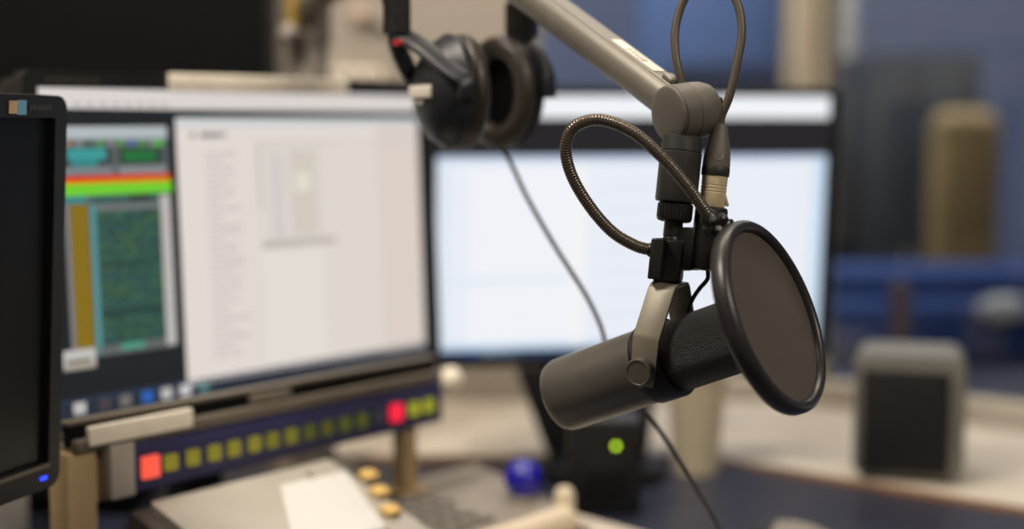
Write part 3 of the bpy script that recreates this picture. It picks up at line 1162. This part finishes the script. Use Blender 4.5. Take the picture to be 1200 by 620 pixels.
yr = 0.0335
path = [(yr, -0.012), (yr, 0.0), (yr, 0.024), (yr - 0.001, 0.0265), (0.0145, 0.0575), (0.012, 0.0605), (0.008, 0.0615), (-0.008, 0.0615), (-0.012, 0.0605), (-0.0145, 0.0575), (-yr + 0.001, 0.0265), (-yr, 0.024), (-yr, 0), (-yr, -0.012)]
wd = [0.018, 0.020, 0.0215, 0.0215, 0.0215, 0.021, 0.021, 0.021, 0.021, 0.0215, 0.0215, 0.0215, 0.020, 0.018]
yk = band(path, wd, 0.0028, q_, pv, ym, MC).build('yoke', M['yoke'], mic, label='angular grey bronze yoke bracket')
for sg in (1, -1):
    o = MC + pv * sg * (yr + 0.0014)
    b = MB()
    b.lathe(o, pv * sg, [(-0.004, 0.006), (0.0, 0.006), (0.0, 0.0102), (0.0006, 0.0108), (0.0075, 0.0108), (0.0085, 0.0104), (0.0088, 0.0098), (0.0088, 0.0090), (0.0083, 0.0086), (0.0083, 0)], 48)
    b.build('pivot_knob', M['mic'], mic, label='round pivot knob')
# threaded rod, flange and connector barrel
b = MB()
b.lathe(stem(258.5), -s, [(0, 0.0072), (0.012, 0.0072), (0.0125, 0.0066), (0.014, 0.0072), (0.045, 0.0072), (0.0455, 0.008), (0.0505, 0.008), (0.051, 0.0072), (0.053, 0.006), (0.054, 0)], 32)
b.build('stand_mount', M['mic_dark'], mic)


def xl(y):
    d_ = 1.085
    return P(834 - (y - 225) * 0.105 + 2, y, d_)


fl = (stem(290) + xl(290)) / 2
b = MB()
b.box(fl - s * 0.001, (R, s, F), (0.020, 0.033, 0.010), 0.002)
b.build('flange', M['mic_dark'], mic)
XA = xl(243)
xs = (xl(200) - xl(300)).normalized()
b = MB()
b.lathe(XA, -xs, [(0.0, 0.0085), (0.0, 0.0112), (0.001, 0.0122), (0.003, 0.0125), (0.045, 0.0125), (0.0475, 0.0118), (0.0485, 0.010), (0.0485, 0)], 40)
b.build('connector_barrel', M['mic_dark'], mic)
b = MB()
b.tube(smooth_path([xl(316) + R * 0.002, P(829, 327, 1.087), P(820, 338, 1.09), P(812, 350, 1.095), P(806, 366, 1.10), P(806, 388, 1.10)]), 0.0017, 12)
b.build('signal_lead', M['black'], mic)

# ---- XLR cable
xc = thing('microphone_cable', XA, 'grey cable with a silver plug, looping above the arm joint into the microphone', 'cable')
b = MB()
b.lathe(XA, xs, [(0.0, 0.0085), (0.0, 0.0092), (0.001, 0.0098), (0.011, 0.0098), (0.0115, 0.0094), (0.012, 0.0098), (0.0135, 0.0098), (0.014, 0.0094), (0.0145, 0.0098), (0.016, 0.0098), (0.0165, 0.0094), (0.017, 0.0098), (0.024, 0.0098), (0.024, 0.0085)], 40)
sh_ = b.build('plug_shell', M['nickel'], xc, label='silver plug shell')
b = MB()
lp = XA + R * 0.0098 + xs * 0.008 + T * 0.001
b.box(lp - xs * 0.002, (R + xs * 0.35, T, xs - R * 0.35), (0.0022, 0.005, 0.011), 0.0006)
b.build('latch', M['nickel'], xc)
b = MB()
b.lathe(XA, xs, [(0.024, 0.0085), (0.024, 0.0104), (0.0245, 0.0107), (0.0305, 0.0107), (0.031, 0.0104), (0.031, 0.0085)], 40)
b.build('locking_collar', M['rubber'], xc)
b = MB()
b.lathe(XA, xs, [(0.031, 0.0085), (0.031, 0.0104), (0.0325, 0.0106), (0.042, 0.0098), (0.050, 0.0082), (0.057, 0.0066), (0.062, 0.0056), (0.0635, 0.0052), (0.064, 0.004)], 40)
boot = b.build('boot', M['joint'], xc)
b = MB()
front = T
_sd = xs.cross(T).normalized()
up_ = []
for t_, lat in ((0.0465, -0.0062), (0.046, -0.0052), (0.0445, -0.0040), (0.0400, -0.0034), (0.0368, -0.0024), (0.0356, 0.0), (0.0368, 0.0024), (0.0400, 0.0034), (0.0445, 0.0040), (0.046, 0.0052), (0.0465, 0.0062)):
    rr_ = 0.0106 - (t_ - 0.0325) * 0.17
    dep = math.sqrt(max(0.0, rr_ ** 2 - lat ** 2))
    up_.append(XA + xs * t_ - _sd * lat + T * dep)
b.tube(smooth_path(up_, 4), 0.0007, 8)
b.build('grip_ridge', M['arm'], boot)
cend = XA + xs * 0.062
cable = smooth_path([XA + xs * 0.060, XA + xs * 0.070, P(855, 112, 1.083), P(863, 78, 1.083), P(869, 42, 1.085), P(867, 14, 1.088), P(858, -8, 1.092), P(842, -24, 1.097), P(822, -24, 1.102), P(806, -8, 1.105), P(796, 14, 1.105), P(791, 38, 1.103), P(791.5, 62, 1.100), P(795, 82, 1.098), P(799, 99, 1.098), P(801, 108, 1.098)], 10)
b = MB()
b.tube(cable, 0.0034, 16)
b.build('cord', M['cord'], xc)

# ---- boom arm
ud = cv(-0.507, 0.515, -0.69)
dd_ = cv(-0.85, -0.165, 0.50)
JC = P(805, 131, 1.09)
ud = (ud - dd_ * ud.dot(dd_)).normalized()
POST = P(361, 40, 1.83)
arm = thing('boom_stand', V((POST.x, POST.y, DT)), 'grey jointed boom arm with a white label, reaching in from the upper left', 'microphone arm')
b = MB()
b.lathe(JC, dd_, [(-0.0225, 0), (-0.0225, 0.012), (-0.0215, 0.0165), (-0.018, 0.0200), (-0.012, 0.0218), (-0.006, 0.0222), (0.0012, 0.0222), (0.0015, 0.0218), (0.0019, 0.0218), (0.0022, 0.0222), (0.0150, 0.0222), (0.0156, 0.0216)], 72)
dj = b.build('joint_housing', M['joint'], arm)
b = MB()
b.lathe(JC, dd_, [(0.0154, 0.0205), (0.0160, 0.0216), (0.0168, 0.0219), (0.0178, 0.0214), (0.0186, 0.0200), (0.0195, 0.0160), (0.0202, 0.010), (0.0205, 0)], 72)
b.build('joint_cap', M['joint'], arm)
b = MB()
sc_ = P(842, 118, 1.10)
b.lathe(sc_, cv(0.9, 0.1, 0), [(-0.004, 0.002), (0.0, 0.0026), (0.003, 0.0026), (0.0034, 0)], 16)
b.build('set_screw', M['mic_dark'], arm)
# tube: round profile with a flat label face
vperp = cv(0.60, 0.80, 0)
vperp = (vperp - ud * vperp.dot(ud)).normalized()
wv = ud.cross(vperp).normalized()
if wv.dot(T) < 0:
    wv = -wv
RT = 0.0158
prof = []
TH0, TH1 = 24, 92
for k in range(0, 60):
    th = TH1 + (360 - (TH1 - TH0)) * k / 59
    prof.append((math.sin(math.radians(th)) * RT, math.cos(math.radians(th)) * RT))


def tube_prism(o, u, L, name, m, v_=None, w_=None):
    b = MB()
    b.prism([o + v_ * a_ + w_ * c_ for a_, c_ in prof], u * L)
    return b.build(name, m, arm, angle=25)


TS = JC + ud * 0.0175
LT = 0.405
tube_prism(TS, ud, LT - 0.03, 'upper_tube', M['arm'], vperp, wv)
fa = V((math.sin(math.radians(TH0)) * RT, math.cos(math.radians(TH0)) * RT, 0))
fb = V((math.sin(math.radians(TH1)) * RT, math.cos(math.radians(TH1)) * RT, 0))
fpos = lambda t_, f_: TS + ud * t_ + vperp * (fa.x + (fb.x - fa.x) * f_) + wv * (fa.y + (fb.y - fa.y) * f_)
fdir = (fpos(0, 1) - fpos(0, 0)).normalized()
fn = fdir.cross(ud).normalized()
if fn.dot(T) < 0:
    fn = -fn
b = MB()
b.tube([fpos(0.0, 0.02), fpos(LT / 2, 0.02), fpos(LT - 0.03, 0.02)], 0.0009, 10)
b.build('edge_ridge', M['arm'], arm)
# sticker located along the tube
fo = fpos(0, 0)
t0_ = (on_plane(778, 84, fo, fn) - fo).dot(ud)
t1_ = (on_plane(722, 47, fo, fn) - fo).dot(ud)
flen = (fpos(0, 1) - fpos(0, 0)).length
sc0, sc1 = 0.22, 0.86
b = MB()
b.prism([fpos(t0_, sc0) + fn * 0.0002, fpos(t1_, sc0) + fn * 0.0002, fpos(t1_, sc1) + fn * 0.0002, fpos(t0_, sc1) + fn * 0.0002], fn * 0.0003)
stk = b.build('label_sticker', M['label'], arm, label='white label sticker')
b = MB()
xg = 0.30
for ch in range(5):
    tc_ = t0_ + (t1_ - t0_) * (xg + ch * 0.085)
    w_ = (t1_ - t0_) * 0.05
    for k in range(2):
        a_ = fpos(tc_ + random.uniform(0, w_), 0.34)
        c_ = fpos(tc_ + random.uniform(0, w_), 0.62)
        b.tube([a_ + fn * 0.0006, c_ + fn * 0.0006], 0.0003, 6)
    a_ = fpos(tc_, random.choice([0.34, 0.48, 0.62]))
    b.tube([a_ + fn * 0.0006, a_ + ud * w_ + fn * 0.0006], 0.0003, 6)
b.build('lettering', M['ink'], stk, label='small grey illegible letters')
# cable clip where the cord enters
cp_ = P(785, 94, 1.085)
cl_o = fpos(0.008, 0.45)
b = MB()
b.box(cl_o + fn * 0.002 + ud * 0.002, (ud, fdir, fn), (0.013, 0.010, 0.005), 0.0018, 3)
b.build('cable_clip', M['arm'], arm)
b = MB()
b.lathe(P(800, 101, 1.098), cv(0.05, 0.98, 0.1), [(-0.004, 0.0045), (0.0, 0.0052), (0.002, 0.005), (0.003, 0.0036)], 20)
b.build('grommet', M['rubber'], arm)
# stem sleeve and ring below the joint
b = MB()
b.lathe(stem(158), -s, [(0, 0.012), (0.002, 0.0150), (0.0125, 0.0157), (0.0130, 0.0153), (0.0135, 0.0153), (0.014, 0.0160), (0.050, 0.0160), (0.0515, 0.0154), (0.0520, 0.012), (0.0520, 0)], 56)
b.build('stem_sleeve', M['arm_dark'], arm)
b = MB()
b.lathe(stem(238), -s, [(0, 0.009), (0, 0.0125), (0.0008, 0.0133), (0.0125, 0.0133), (0.0137, 0.0125), (0.0145, 0.010), (0.0145, 0.0085)], 48)
for k in range(28):
    a_ = 2 * math.pi * k / 28
    _, f1, f2 = frame_of(-s)
    dr_ = f1 * math.cos(a_) + f2 * math.sin(a_)
    b.box(stem(238) - s * 0.0066 + dr_ * 0.0133, (dr_, s, dr_.cross(s)), (0.0006, 0.010, 0.0012))
b.build('lock_ring', M['mic_dark'], arm)
# elbow, lower tube and post
EL = TS + ud * LT
b = MB()
b.lathe(EL, dd_, [(-0.022, 0), (-0.022, 0.016), (-0.019, 0.021), (0.019, 0.021), (0.022, 0.016), (0.022, 0)], 48)
b.build('joint_housing', M['joint'], arm)
HEAD = P(352, 14, 1.83)
lw = (HEAD - EL).normalized()
vv = (Z - lw * lw.z).normalized()
ww = lw.cross(vv)
tube_prism(EL + lw * 0.015, lw, (HEAD - EL).length - 0.02, 'lower_tube', M['arm'], vv, ww)
pr = 0.026
pbase = V((POST.x, POST.y, DT))
b = MB()
b.lathe(pbase, Z, [(0, 0.058), (0.006, 0.058), (0.010, 0.053), (0.012, pr + 0.006), (0.03, pr + 0.004), (0.032, pr), (HEAD.z - DT - 0.045, pr), (HEAD.z - DT - 0.04, pr - 0.003), (HEAD.z - DT - 0.04, 0)], 40)
b.build('post', M['post'], arm)
b = MB()
b.lathe(V((POST.x, POST.y, HEAD.z - 0.042)), Z, [(0, pr + 0.004), (0.05, pr + 0.004), (0.06, pr - 0.004), (0.062, 0)], 40)
b.build('post_head', M['post'], arm)
b = MB()
och = P(344, 4, 1.80)
b.lathe(V((och.x, och.y, HEAD.z - 0.02)), Z, [(0, 0.010), (0.075, 0.010), (0.078, 0.007), (0.078, 0)], 24)
b.build('cable_sleeve', M['ochre'], arm, label='ochre yellow sleeve')
b = MB()
kn = P(339, 40, 1.79)
b.lathe(kn, Z, [(-0.013 * math.cos(a * math.pi / 16), 0.013 * math.sin(a * math.pi / 16)) for a in range(17)], 28)
b.lathe(kn, (V((POST.x, POST.y, kn.z)) - kn), [(0.008, 0.005), (0.03, 0.005)], 16)
b.build('clamp_knob', M['plate'], arm, label='round pale clamp knob')

# ================================================================== POP FILTER
DC = P(904, 370.5, 1.033)
pf = thing('pop_filter', DC, 'round black-rimmed pop filter with brown-grey gauze on a looping gooseneck', 'pop filter')
Ro = 0.0735
# the hoop: a moulded ring, lip raised on the front
b = MB()
pr_ = [(-0.0075, Ro - 0.0085), (-0.0080, Ro - 0.004), (-0.0070, Ro - 0.0012), (-0.0045, Ro), (0.0010, Ro), (0.0035, Ro - 0.0006), (0.0055, Ro - 0.0022), (0.0065, Ro - 0.0045), (0.0062, Ro - 0.0066), (0.0048, Ro - 0.0082), (0.0020, Ro - 0.0090), (0.0005, Ro - 0.0092)]
b.lathe(DC, ax, pr_, 96, loop=True)
b.build('hoop', M['rim'], pf, angle=50)
b = MB()
g = []
for i in range(9):
    r_ = (Ro - 0.0088) * (1 - i / 8)
    g.append((0.0012 + 0.0012 * (i / 8), r_))
b.lathe(DC, ax, g, 96)
b.build('gauze', M['gauze'], pf, label='brown-grey stretched gauze')
b = MB()
b.lathe(DC, ax, [(-0.0035 - 0.0008 * i / 6, (Ro - 0.009) * (1 - i / 6)) for i in range(7)], 96)
b.build('gauze', M['gauze'], pf, label='brown-grey stretched gauze')
# hub on the hoop
HB = P(838, 266, 1.045)
b = MB()
hx = cv(0.5, 0.5, 0.6)
b.lathe(HB, hx, [(-0.009 * math.cos(a * math.pi / 14), 0.009 * math.sin(a * math.pi / 14)) for a in range(15)], 28)
b.lathe(P(833, 258, 1.043), cv(-0.6, 0.75, 0.1), [(-0.008, 0.006), (-0.003, 0.0072), (0.003, 0.0068), (0.006, 0.0055), (0.006, 0)], 24)
b.lathe(P(842, 262, 1.040), cv(0.55, 0.75, 0.3), [(-0.008, 0.004), (0.002, 0.0045), (0.006, 0.0045), (0.008, 0.003), (0.008, 0)], 20)
rimp = DC + (HB - DC - ax * (HB - DC).dot(ax)).normalized() * (Ro - 0.002) - ax * 0.003
b.tube([HB, HB.lerp(rimp, 0.5), rimp], [0.007, 0.0055, 0.005], 16)
hubo = b.build('hub', M['mic_dark'], pf)
b = MB()
b.lathe(P(843, 268, 1.033), cv(0.2, 0.3, 0.9), [(-0.003, 0.0028), (0.0, 0.0028), (0.001, 0.002), (0.001, 0)], 16)
b.lathe(P(836, 257, 1.034), cv(0.1, 0.5, 0.8), [(-0.003, 0.0028), (0.0, 0.0028), (0.001, 0.002), (0.001, 0)], 16)
b.build('screw', M['arm_dark'], hubo)
# gooseneck with its wound ridges
gp = [(771, 295, 1.078), (764, 293, 1.075), (745, 288, 1.072), (718, 272, 1.07), (692, 243, 1.068), (671, 208, 1.064), (663, 178, 1.060), (668, 155, 1.056), (684, 143, 1.052), (708, 141, 1.048), (742, 155, 1.044), (775, 183, 1.041), (803, 215, 1.040), (822, 241, 1.041), (833, 257, 1.043)]
path = resample(smooth_path([P(*q) for q in gp], 12), 0.00052)
rad = [0.0045 + 0.00024 * math.sin(2 * math.pi * i / 4.0 + 0.4) for i in range(len(path))]
b = MB()
b.tube(path, rad, 14)
b.build('gooseneck', M['bronze'], pf, angle=70, label='ridged dark bronze gooseneck')
# clamp on the rod
b = MB()
cx_ = cv(0.85, 0.0, 0.5)
cy_ = cv(-0.5, 0.0, 0.85)
cm = stem(306)
b.box(cm + T * 0.002, (cv(0.97, 0, 0.24), s, cv(-0.24, 0, 0.97)), (0.0205, 0.0315, 0.020), 0.0016, 3)
b.box(P(770, 303, 1.072), (cv(0.97, 0, 0.24), s, cv(-0.24, 0, 0.97)), (0.010, 0.0310, 0.014), 0.0016, 3)
b.build('clamp', M['mic_dark'], pf)
b = MB()
b.lathe(P(764, 293, 1.074), cv(-1, 0.1, 0.05), [(-0.003, 0.0054), (0.002, 0.0054), (0.003, 0.0048), (0.003, 0)], 20)
b.build('clamp_screw', M['mic_dark'], pf)
b = MB()
b.lathe(P(803, 309, 1.088), cv(1, 0, -0.2), [(-0.002, 0.0055), (0.004, 0.0055), (0.005, 0.0045), (0.005, 0)], 20)
b.build('clamp_screw', M['mic_dark'], pf)

# ================================================================== HEADPHONES
hp = thing('headphones', P(541, -63, 1.33), 'black closed studio headphones hung over the boom arm', 'headphones')


def ear(pc, o, wz, wg, name_side, depth=1.0):
    """pc: centre of the pad's face, o: outward axis"""
    g = o.cross(Z).normalized()
    zz = g.cross(o).normalized()
    if zz.z < 0:
        zz = -zz
    b = MB()
    # soft ring
    pr = []
    for k in range(16):
        a_ = 2 * math.pi * k / 16
        pr.append((0.010 + 0.010 * math.sin(a_), wz * 0.775 + wz * 0.215 * math.cos(a_), wg * 0.745 + wg * 0.24 * math.cos(a_)))
    b.lathe(pc, o, pr, 56, zz, g, loop=True)
    b.build('ear_pad', M['leather'], hp, label='worn dark leatherette ear pad')
    b = MB()
    D = depth
    b.lathe(pc, o, [(0.0185, 0), (0.0185, wz * 0.9, wg * 0.9), (0.019, wz * 0.98, wg * 0.98), (0.026, wz * 0.99, wg * 0.99), (0.0275, wz * 0.95, wg * 0.95), (0.0275 + 0.008 * D, wz * 0.86, wg * 0.88), (0.0275 + 0.014 * D, wz * 0.70, wg * 0.74), (0.0275 + 0.018 * D, wz * 0.5, wg * 0.55), (0.0275 + 0.020 * D, wz * 0.3, wg * 0.35), (0.0275 + 0.0205 * D, 0)], 56, zz, g)
    cup_ = b.build('ear_cup', M['hp'], hp)
    b = MB()
    b.lathe(pc, o, [(0.015, wz * 0.62, wg * 0.56), (0.0183, wz * 0.62, wg * 0.56)], 40, zz, g)
    b.build('driver_cover', M['black_matt'], hp)
    return g, zz, cup_


def flat_strap(pts, w, th, wdir):
    b = MB()
    rows = []
    n_ = len(pts)
    for i, p in enumerate(pts):
        t_ = (pts[min(n_ - 1, i + 1)] - pts[max(0, i - 1)]).normalized()
        wd_ = (wdir - t_ * wdir.dot(t_)).normalized()
        nn = t_.cross(wd_)
        hw = (w[i] if isinstance(w, list) else w) / 2
        ht = (th[i] if isinstance(th, list) else th) / 2
        row = []
        for k in range(16):
            a_ = 2 * math.pi * k / 16
            cx, sx_ = math.cos(a_), math.sin(a_)
            row.append(b.bm.verts.new(p + wd_ * hw * math.copysign(abs(cx) ** 0.5, cx) + nn * ht * math.copysign(abs(sx_) ** 0.6, sx_)))
        rows.append(row)
    for a_, c_ in zip(rows, rows[1:]):
        for k in range(16):
            b._face([a_[k], a_[(k + 1) % 16], c_[(k + 1) % 16], c_[k]])
    b._face(rows[0][::-1])
    b._face(rows[-1])
    return b


o1 = cv(-0.86, -0.03, 0.50)
o1 = V((o1.x, o1.y, 0)).normalized()
pc1 = P(553, 108, 1.285)
g1_, z1_, cup1 = ear(pc1, o1, 0.052, 0.043, 'left', 1.15)
o2 = V((0.62, 0.78, 0)).normalized()
pc2 = P(577, 108, 1.352)
g2_, z2_, cup2 = ear(pc2, o2, 0.0545, 0.043, 'right', 0.5)
cband = V((0.79, 0.61, 0)).normalized()
gband = V((-0.61, 0.79, 0))
bt_ = [P(464, 10, 1.275), P(457, -25, 1.28), P(466, -66, 1.29), P(492, -93, 1.305), P(528, -105, 1.325), P(562, -102, 1.34), P(592, -80, 1.352), P(606, -44, 1.36), P(610, -12, 1.365), P(611, 20, 1.367)]
bp2 = smooth_path(bt_, 6)
b = flat_strap(bp2, 0.030, 0.011, gband)
b.build('headband', M['leather'], hp, label='padded dark headband')


def bracket(top, Hc, g, side_near, nm):
    b = flat_strap(smooth_path([top + Z * 0.022, top + Z * 0.005, top - Z * 0.012], 4), 0.034, 0.017, g)
    b.build('slider', M['black'], hp)
    for sg in (-1, 1):
        end = Hc + g * sg * 0.0445
        mid1 = top - Z * 0.012 + g * sg * 0.004
        mid2 = (top - Z * 0.03).lerp(Hc + Z * 0.05, 0.3) + g * sg * 0.024
        mid3 = Hc.lerp(top, 0.28) + g * sg * 0.040
        b = flat_strap(smooth_path([mid1, mid2, mid3, end + Z * 0.008, end - Z * 0.006], 6), 0.017, 0.008, (Hc - top).cross(g))
        b.build('fork', M['hp'], hp)


Hc1 = pc1 + o1 * 0.030
bracket(P(465, 24, 1.272), Hc1, g1_, 1, 'left')
Hc2 = pc2 + o2 * 0.030
bracket(P(611, 30, 1.368), Hc2, g2_, 1, 'right')
# red mark and white plate on the near cup
b = MB()
b.box(P(466, 50, 1.252), (g1_, o1, Z), (0.014, 0.004, 0.005), 0.001)
b.build('side_mark', M['red'], hp, label='small red side mark')
fc = pc1 + o1 * (0.0275 + 0.0205 * 1.15)
b = MB()
b.box(fc + o1 * 0.001, (g1_, o1, Z), (0.040, 0.003, 0.011), 0.0008)
b.build('name_plate', M['label'], cup1, label='white plate on the near cup')
MB().box(fc + o1 * 0.0005 - Z * 0.010 + g1_ * 0.004, (g1_, o1, Z), (0.020, 0.002, 0.004), 0.0005).build('name_plate', M['ink'], cup1, label='small grey plate')
# lead falling from the far cup
lead = smooth_path([P(585, 172, 1.34), P(598, 190, 1.335), P(618, 232, 1.32), P(650, 288, 1.30), P(686, 345, 1.29), P(703, 380, 1.28), P(712, 408, 1.27), P(733, 450, 1.26), P(760, 486, 1.25), P(790, 530, 1.24), P(818, 576, 1.23), P(842, 618, 1.22), P(856, 660, 1.21), P(864, 720, 1.20), G(874, 775, DT + 0.004), G(900, 800, DT + 0.003), G(980, 812, DT + 0.003)], 8)
lead = [V((p.x, p.y, max(p.z, DT + 0.0023))) for p in lead]
b = MB()
b.tube(lead, 0.0021, 12)
b.build('lead', M['rubber'], hp)

# ================================================================== BEYOND THE GLASS
def ground(px, py, yy):
    """point seen at the pixel at room depth yy"""
    r = ray(px, py)
    return CAM + r * (yy / r.y)


# blue screen wall behind the back window
a_, c_ = ground(745, 60, 4.6), ground(945, 60, 4.6)
bs = thing('blue_partition', V(((a_.x + c_.x) / 2, 4.6, 0)), 'tall blue partition in the next room, behind the centre screen', 'partition')
MB().box(V(((a_.x + c_.x) / 2, 4.6, 1.15)), (X, Y, Z), (c_.x - a_.x, 0.06, 2.24), 0.01).build('panel', M['blue'], bs)
b = MB()
for k in (-1, 1):
    b.box(V(((a_.x + c_.x) / 2 + k * (c_.x - a_.x) * 0.4, 4.6, 0.015)), (X, Y, Z), (0.05, 0.4, 0.03), 0.005)
b.build('foot', M['darkcab'], bs)
a_, c_ = ground(790, 95, 4.1), ground(930, 95, 4.1)
lc = thing('low_cabinet', V(((a_.x + c_.x) / 2, 4.1, 0)), 'dark low cabinet standing before the blue partition', 'cabinet')
zt_ = ground(860, 78, 4.1).z
MB().box(V(((a_.x + c_.x) / 2, 4.1, zt_ / 2)), (X, Y, Z), (c_.x - a_.x, 0.35, zt_), 0.01).build('carcass', M['darkblue'], lc)
for k in (-1, 1):
    MB().box(V(((a_.x + c_.x) / 2 + k * (c_.x - a_.x) / 4, 3.915, zt_ / 2)), (X, Y, Z), ((c_.x - a_.x) / 2 - 0.02, 0.02, zt_ - 0.06), 0.005).build('door', M['darkblue'], lc)
# beige column in the next room
a_, c_ = ground(936, 60, 4.3), ground(1002, 60, 4.3)
slab('trim_2', V(((a_.x + c_.x) / 2, 4.42, CEIL / 2)), (X, Y, Z), (c_.x - a_.x, 0.2, CEIL), M['column'])
# charcoal cupboard
a_, c_ = ground(1006, 60, 4.0), ground(1150, 60, 4.0)
zt_ = ground(1080, 62, 4.0).z
ck = thing('cupboard', V(((a_.x + c_.x) / 2, 4.2, 0)), 'tall charcoal cupboard seen through the right window', 'cupboard')
MB().box(V(((a_.x + c_.x) / 2, 4.2, zt_ / 2)), (X, Y, Z), (c_.x - a_.x, 0.4, zt_), 0.01).build('carcass', M['darkcab'], ck)
for k in (-1, 1):
    dq = MB().box(V(((a_.x + c_.x) / 2 + k * (c_.x - a_.x) / 4, 3.99, zt_ / 2)), (X, Y, Z), ((c_.x - a_.x) / 2 - 0.006, 0.02, zt_ - 0.04), 0.004).build('door', M['darkcab'], ck)
    MB().box(V(((a_.x + c_.x) / 2 + k * 0.03, 3.97, zt_ * 0.55)), (X, Y, Z), (0.012, 0.03, 0.14), 0.003).build('handle', M['nickel'], dq)
# tan wooden chair back
c_ = ground(1128, 200, 3.66)
tcr = thing('armchair', V((c_.x, 3.66, 0)), 'tan armchair in front of the charcoal cupboard beyond the glass', 'armchair')
zt_ = ground(1128, 128, 3.66).z
MB().box(V((c_.x + 0.01, 3.68, (0.42 + zt_) / 2)), (X, Y, Z), (0.18, 0.10, zt_ - 0.42), 0.049, 5).build('backrest', M['tancloth'], tcr)
MB().box(V((c_.x, 3.46, 0.36)), (X, Y, Z), (0.34, 0.4, 0.14), 0.03, 4).build('seat', M['tancloth'], tcr)
for k in (-1, 1):
    MB().box(V((c_.x + k * 0.16, 3.46, 0.52)), (X, Y, Z), (0.06, 0.4, 0.06), 0.02, 3).build('arm_pad', M['tancloth'], tcr)
    for j in (-1, 1):
        MB().box(V((c_.x + k * 0.14, 3.46 + j * 0.16, 0.15)), (X, Y, Z), (0.04, 0.04, 0.30), 0.006).build('leg', M['tancloth'], tcr)
# blue sofa with horizontal cushions
a_, c_ = ground(940, 400, 2.95), ground(1420, 400, 2.95)
zt_ = ground(1100, 316, 2.95).z
cx_ = (a_.x + c_.x) / 2
sf = thing('sofa', V((cx_, 2.95, 0)), 'long dark blue sofa low behind the right window', 'sofa')
wS = c_.x - a_.x
MB().box(V((cx_, 3.05, (zt_ + 0.1) / 2)), (X, Y, Z), (wS, 0.2, zt_ - 0.1), 0.04, 4).build('backrest', M['bluecloth'], sf)
n_c = 1
for k in range(2):
    zz0 = zt_ - 0.06 - k * 0.135
    MB().box(V((cx_, 2.93, zz0 - 0.06)), (X, Y, Z), (wS - 0.06, 0.10, 0.118), 0.03, 4).build('back_cushion', M['bluecloth'], sf)
MB().box(V((cx_, 2.80, 0.34)), (X, Y, Z), (wS, 0.36, 0.28), 0.04, 4).build('seat', M['bluecloth'], sf)
for k in (-1, 1):
    MB().box(V((cx_ + k * (wS / 2 - 0.05), 2.85, 0.10)), (X, Y, Z), (0.05, 0.3, 0.2), 0.006).build('leg', M['darkcab'], sf)
# white cushion leaning on it
wc = ground(1176, 362, 2.84)
b = MB()
rows = 12
b.lathe(V((wc.x, 2.84, wc.z)), Y, [(-0.03, 0), (-0.028, 0.025, 0.016), (-0.015, 0.05, 0.025), (0.0, 0.056, 0.028), (0.015, 0.05, 0.025), (0.028, 0.025, 0.016), (0.03, 0)], 32, X, Z)
tag(b.build('cushion', M['white']), 'small off-white cushion on the dark blue sofa beyond the glass', 'cushion')
# brown post in front of the sofa
bpz = ground(1055, 330, 2.48)
bq = thing('side_stand', V((bpz.x, 2.48, 0)), 'slim brown wooden post between the sofa and the window, above the speaker', 'post')
b = MB()
b.box(V((bpz.x, 2.48, (bpz.z + 0.03) / 2)), (X, Y, Z), (0.032, 0.032, bpz.z - 0.03), 0.004)
b.build('upright', M['brownpost'], bq)
MB().box(V((bpz.x, 2.48, 0.015)), (X, Y, Z), (0.18, 0.18, 0.03), 0.006).build('foot', M['brownpost'], bq)

# ================================================================== LIGHT
def area(name, loc, target, size, sy_, power, c):
    d = bpy.data.lights.new(name, 'AREA')
    d.shape = 'RECTANGLE'
    d.size = size
    d.size_y = sy_
    d.energy = power
    d.color = c
    o = bpy.data.objects.new(name, d)
    COL.objects.link(o)
    o.location = loc
    o.rotation_euler = (V(target) - V(loc)).to_track_quat('-Z', 'Y').to_euler()
    return o


WARM = (1.0, 0.89, 0.76)
area('ceiling_and_fill_light', (-0.8, 0.8, 2.64), (-0.1, 1.1, 0.9), 0.45, 0.45, 38, WARM)
area('ceiling_and_fill_light', (0.15, 1.95, 2.66), (0.15, 1.95, 0), 1.4, 0.3, 22, WARM)  # unseen light added above the counter to brighten it
area('ceiling_and_fill_light', (1.2, -0.2, 2.66), (0.1, 1.3, 0.95), 0.5, 0.5, 36, WARM)  # unseen fill added at front right to lift the left screen's strip
area('ceiling_and_fill_light', (0.6, 3.9, 2.66), (0.6, 4.6, 0.6), 2.4, 0.8, 90, (0.97, 0.97, 1.0))
w = bpy.data.worlds.new('dim_room')
w.use_nodes = True
w.node_tree.nodes['Background'].inputs['Color'].default_value = (0.6, 0.68, 0.9, 1)
w.node_tree.nodes['Background'].inputs['Strength'].default_value = 0.05
scene.world = w
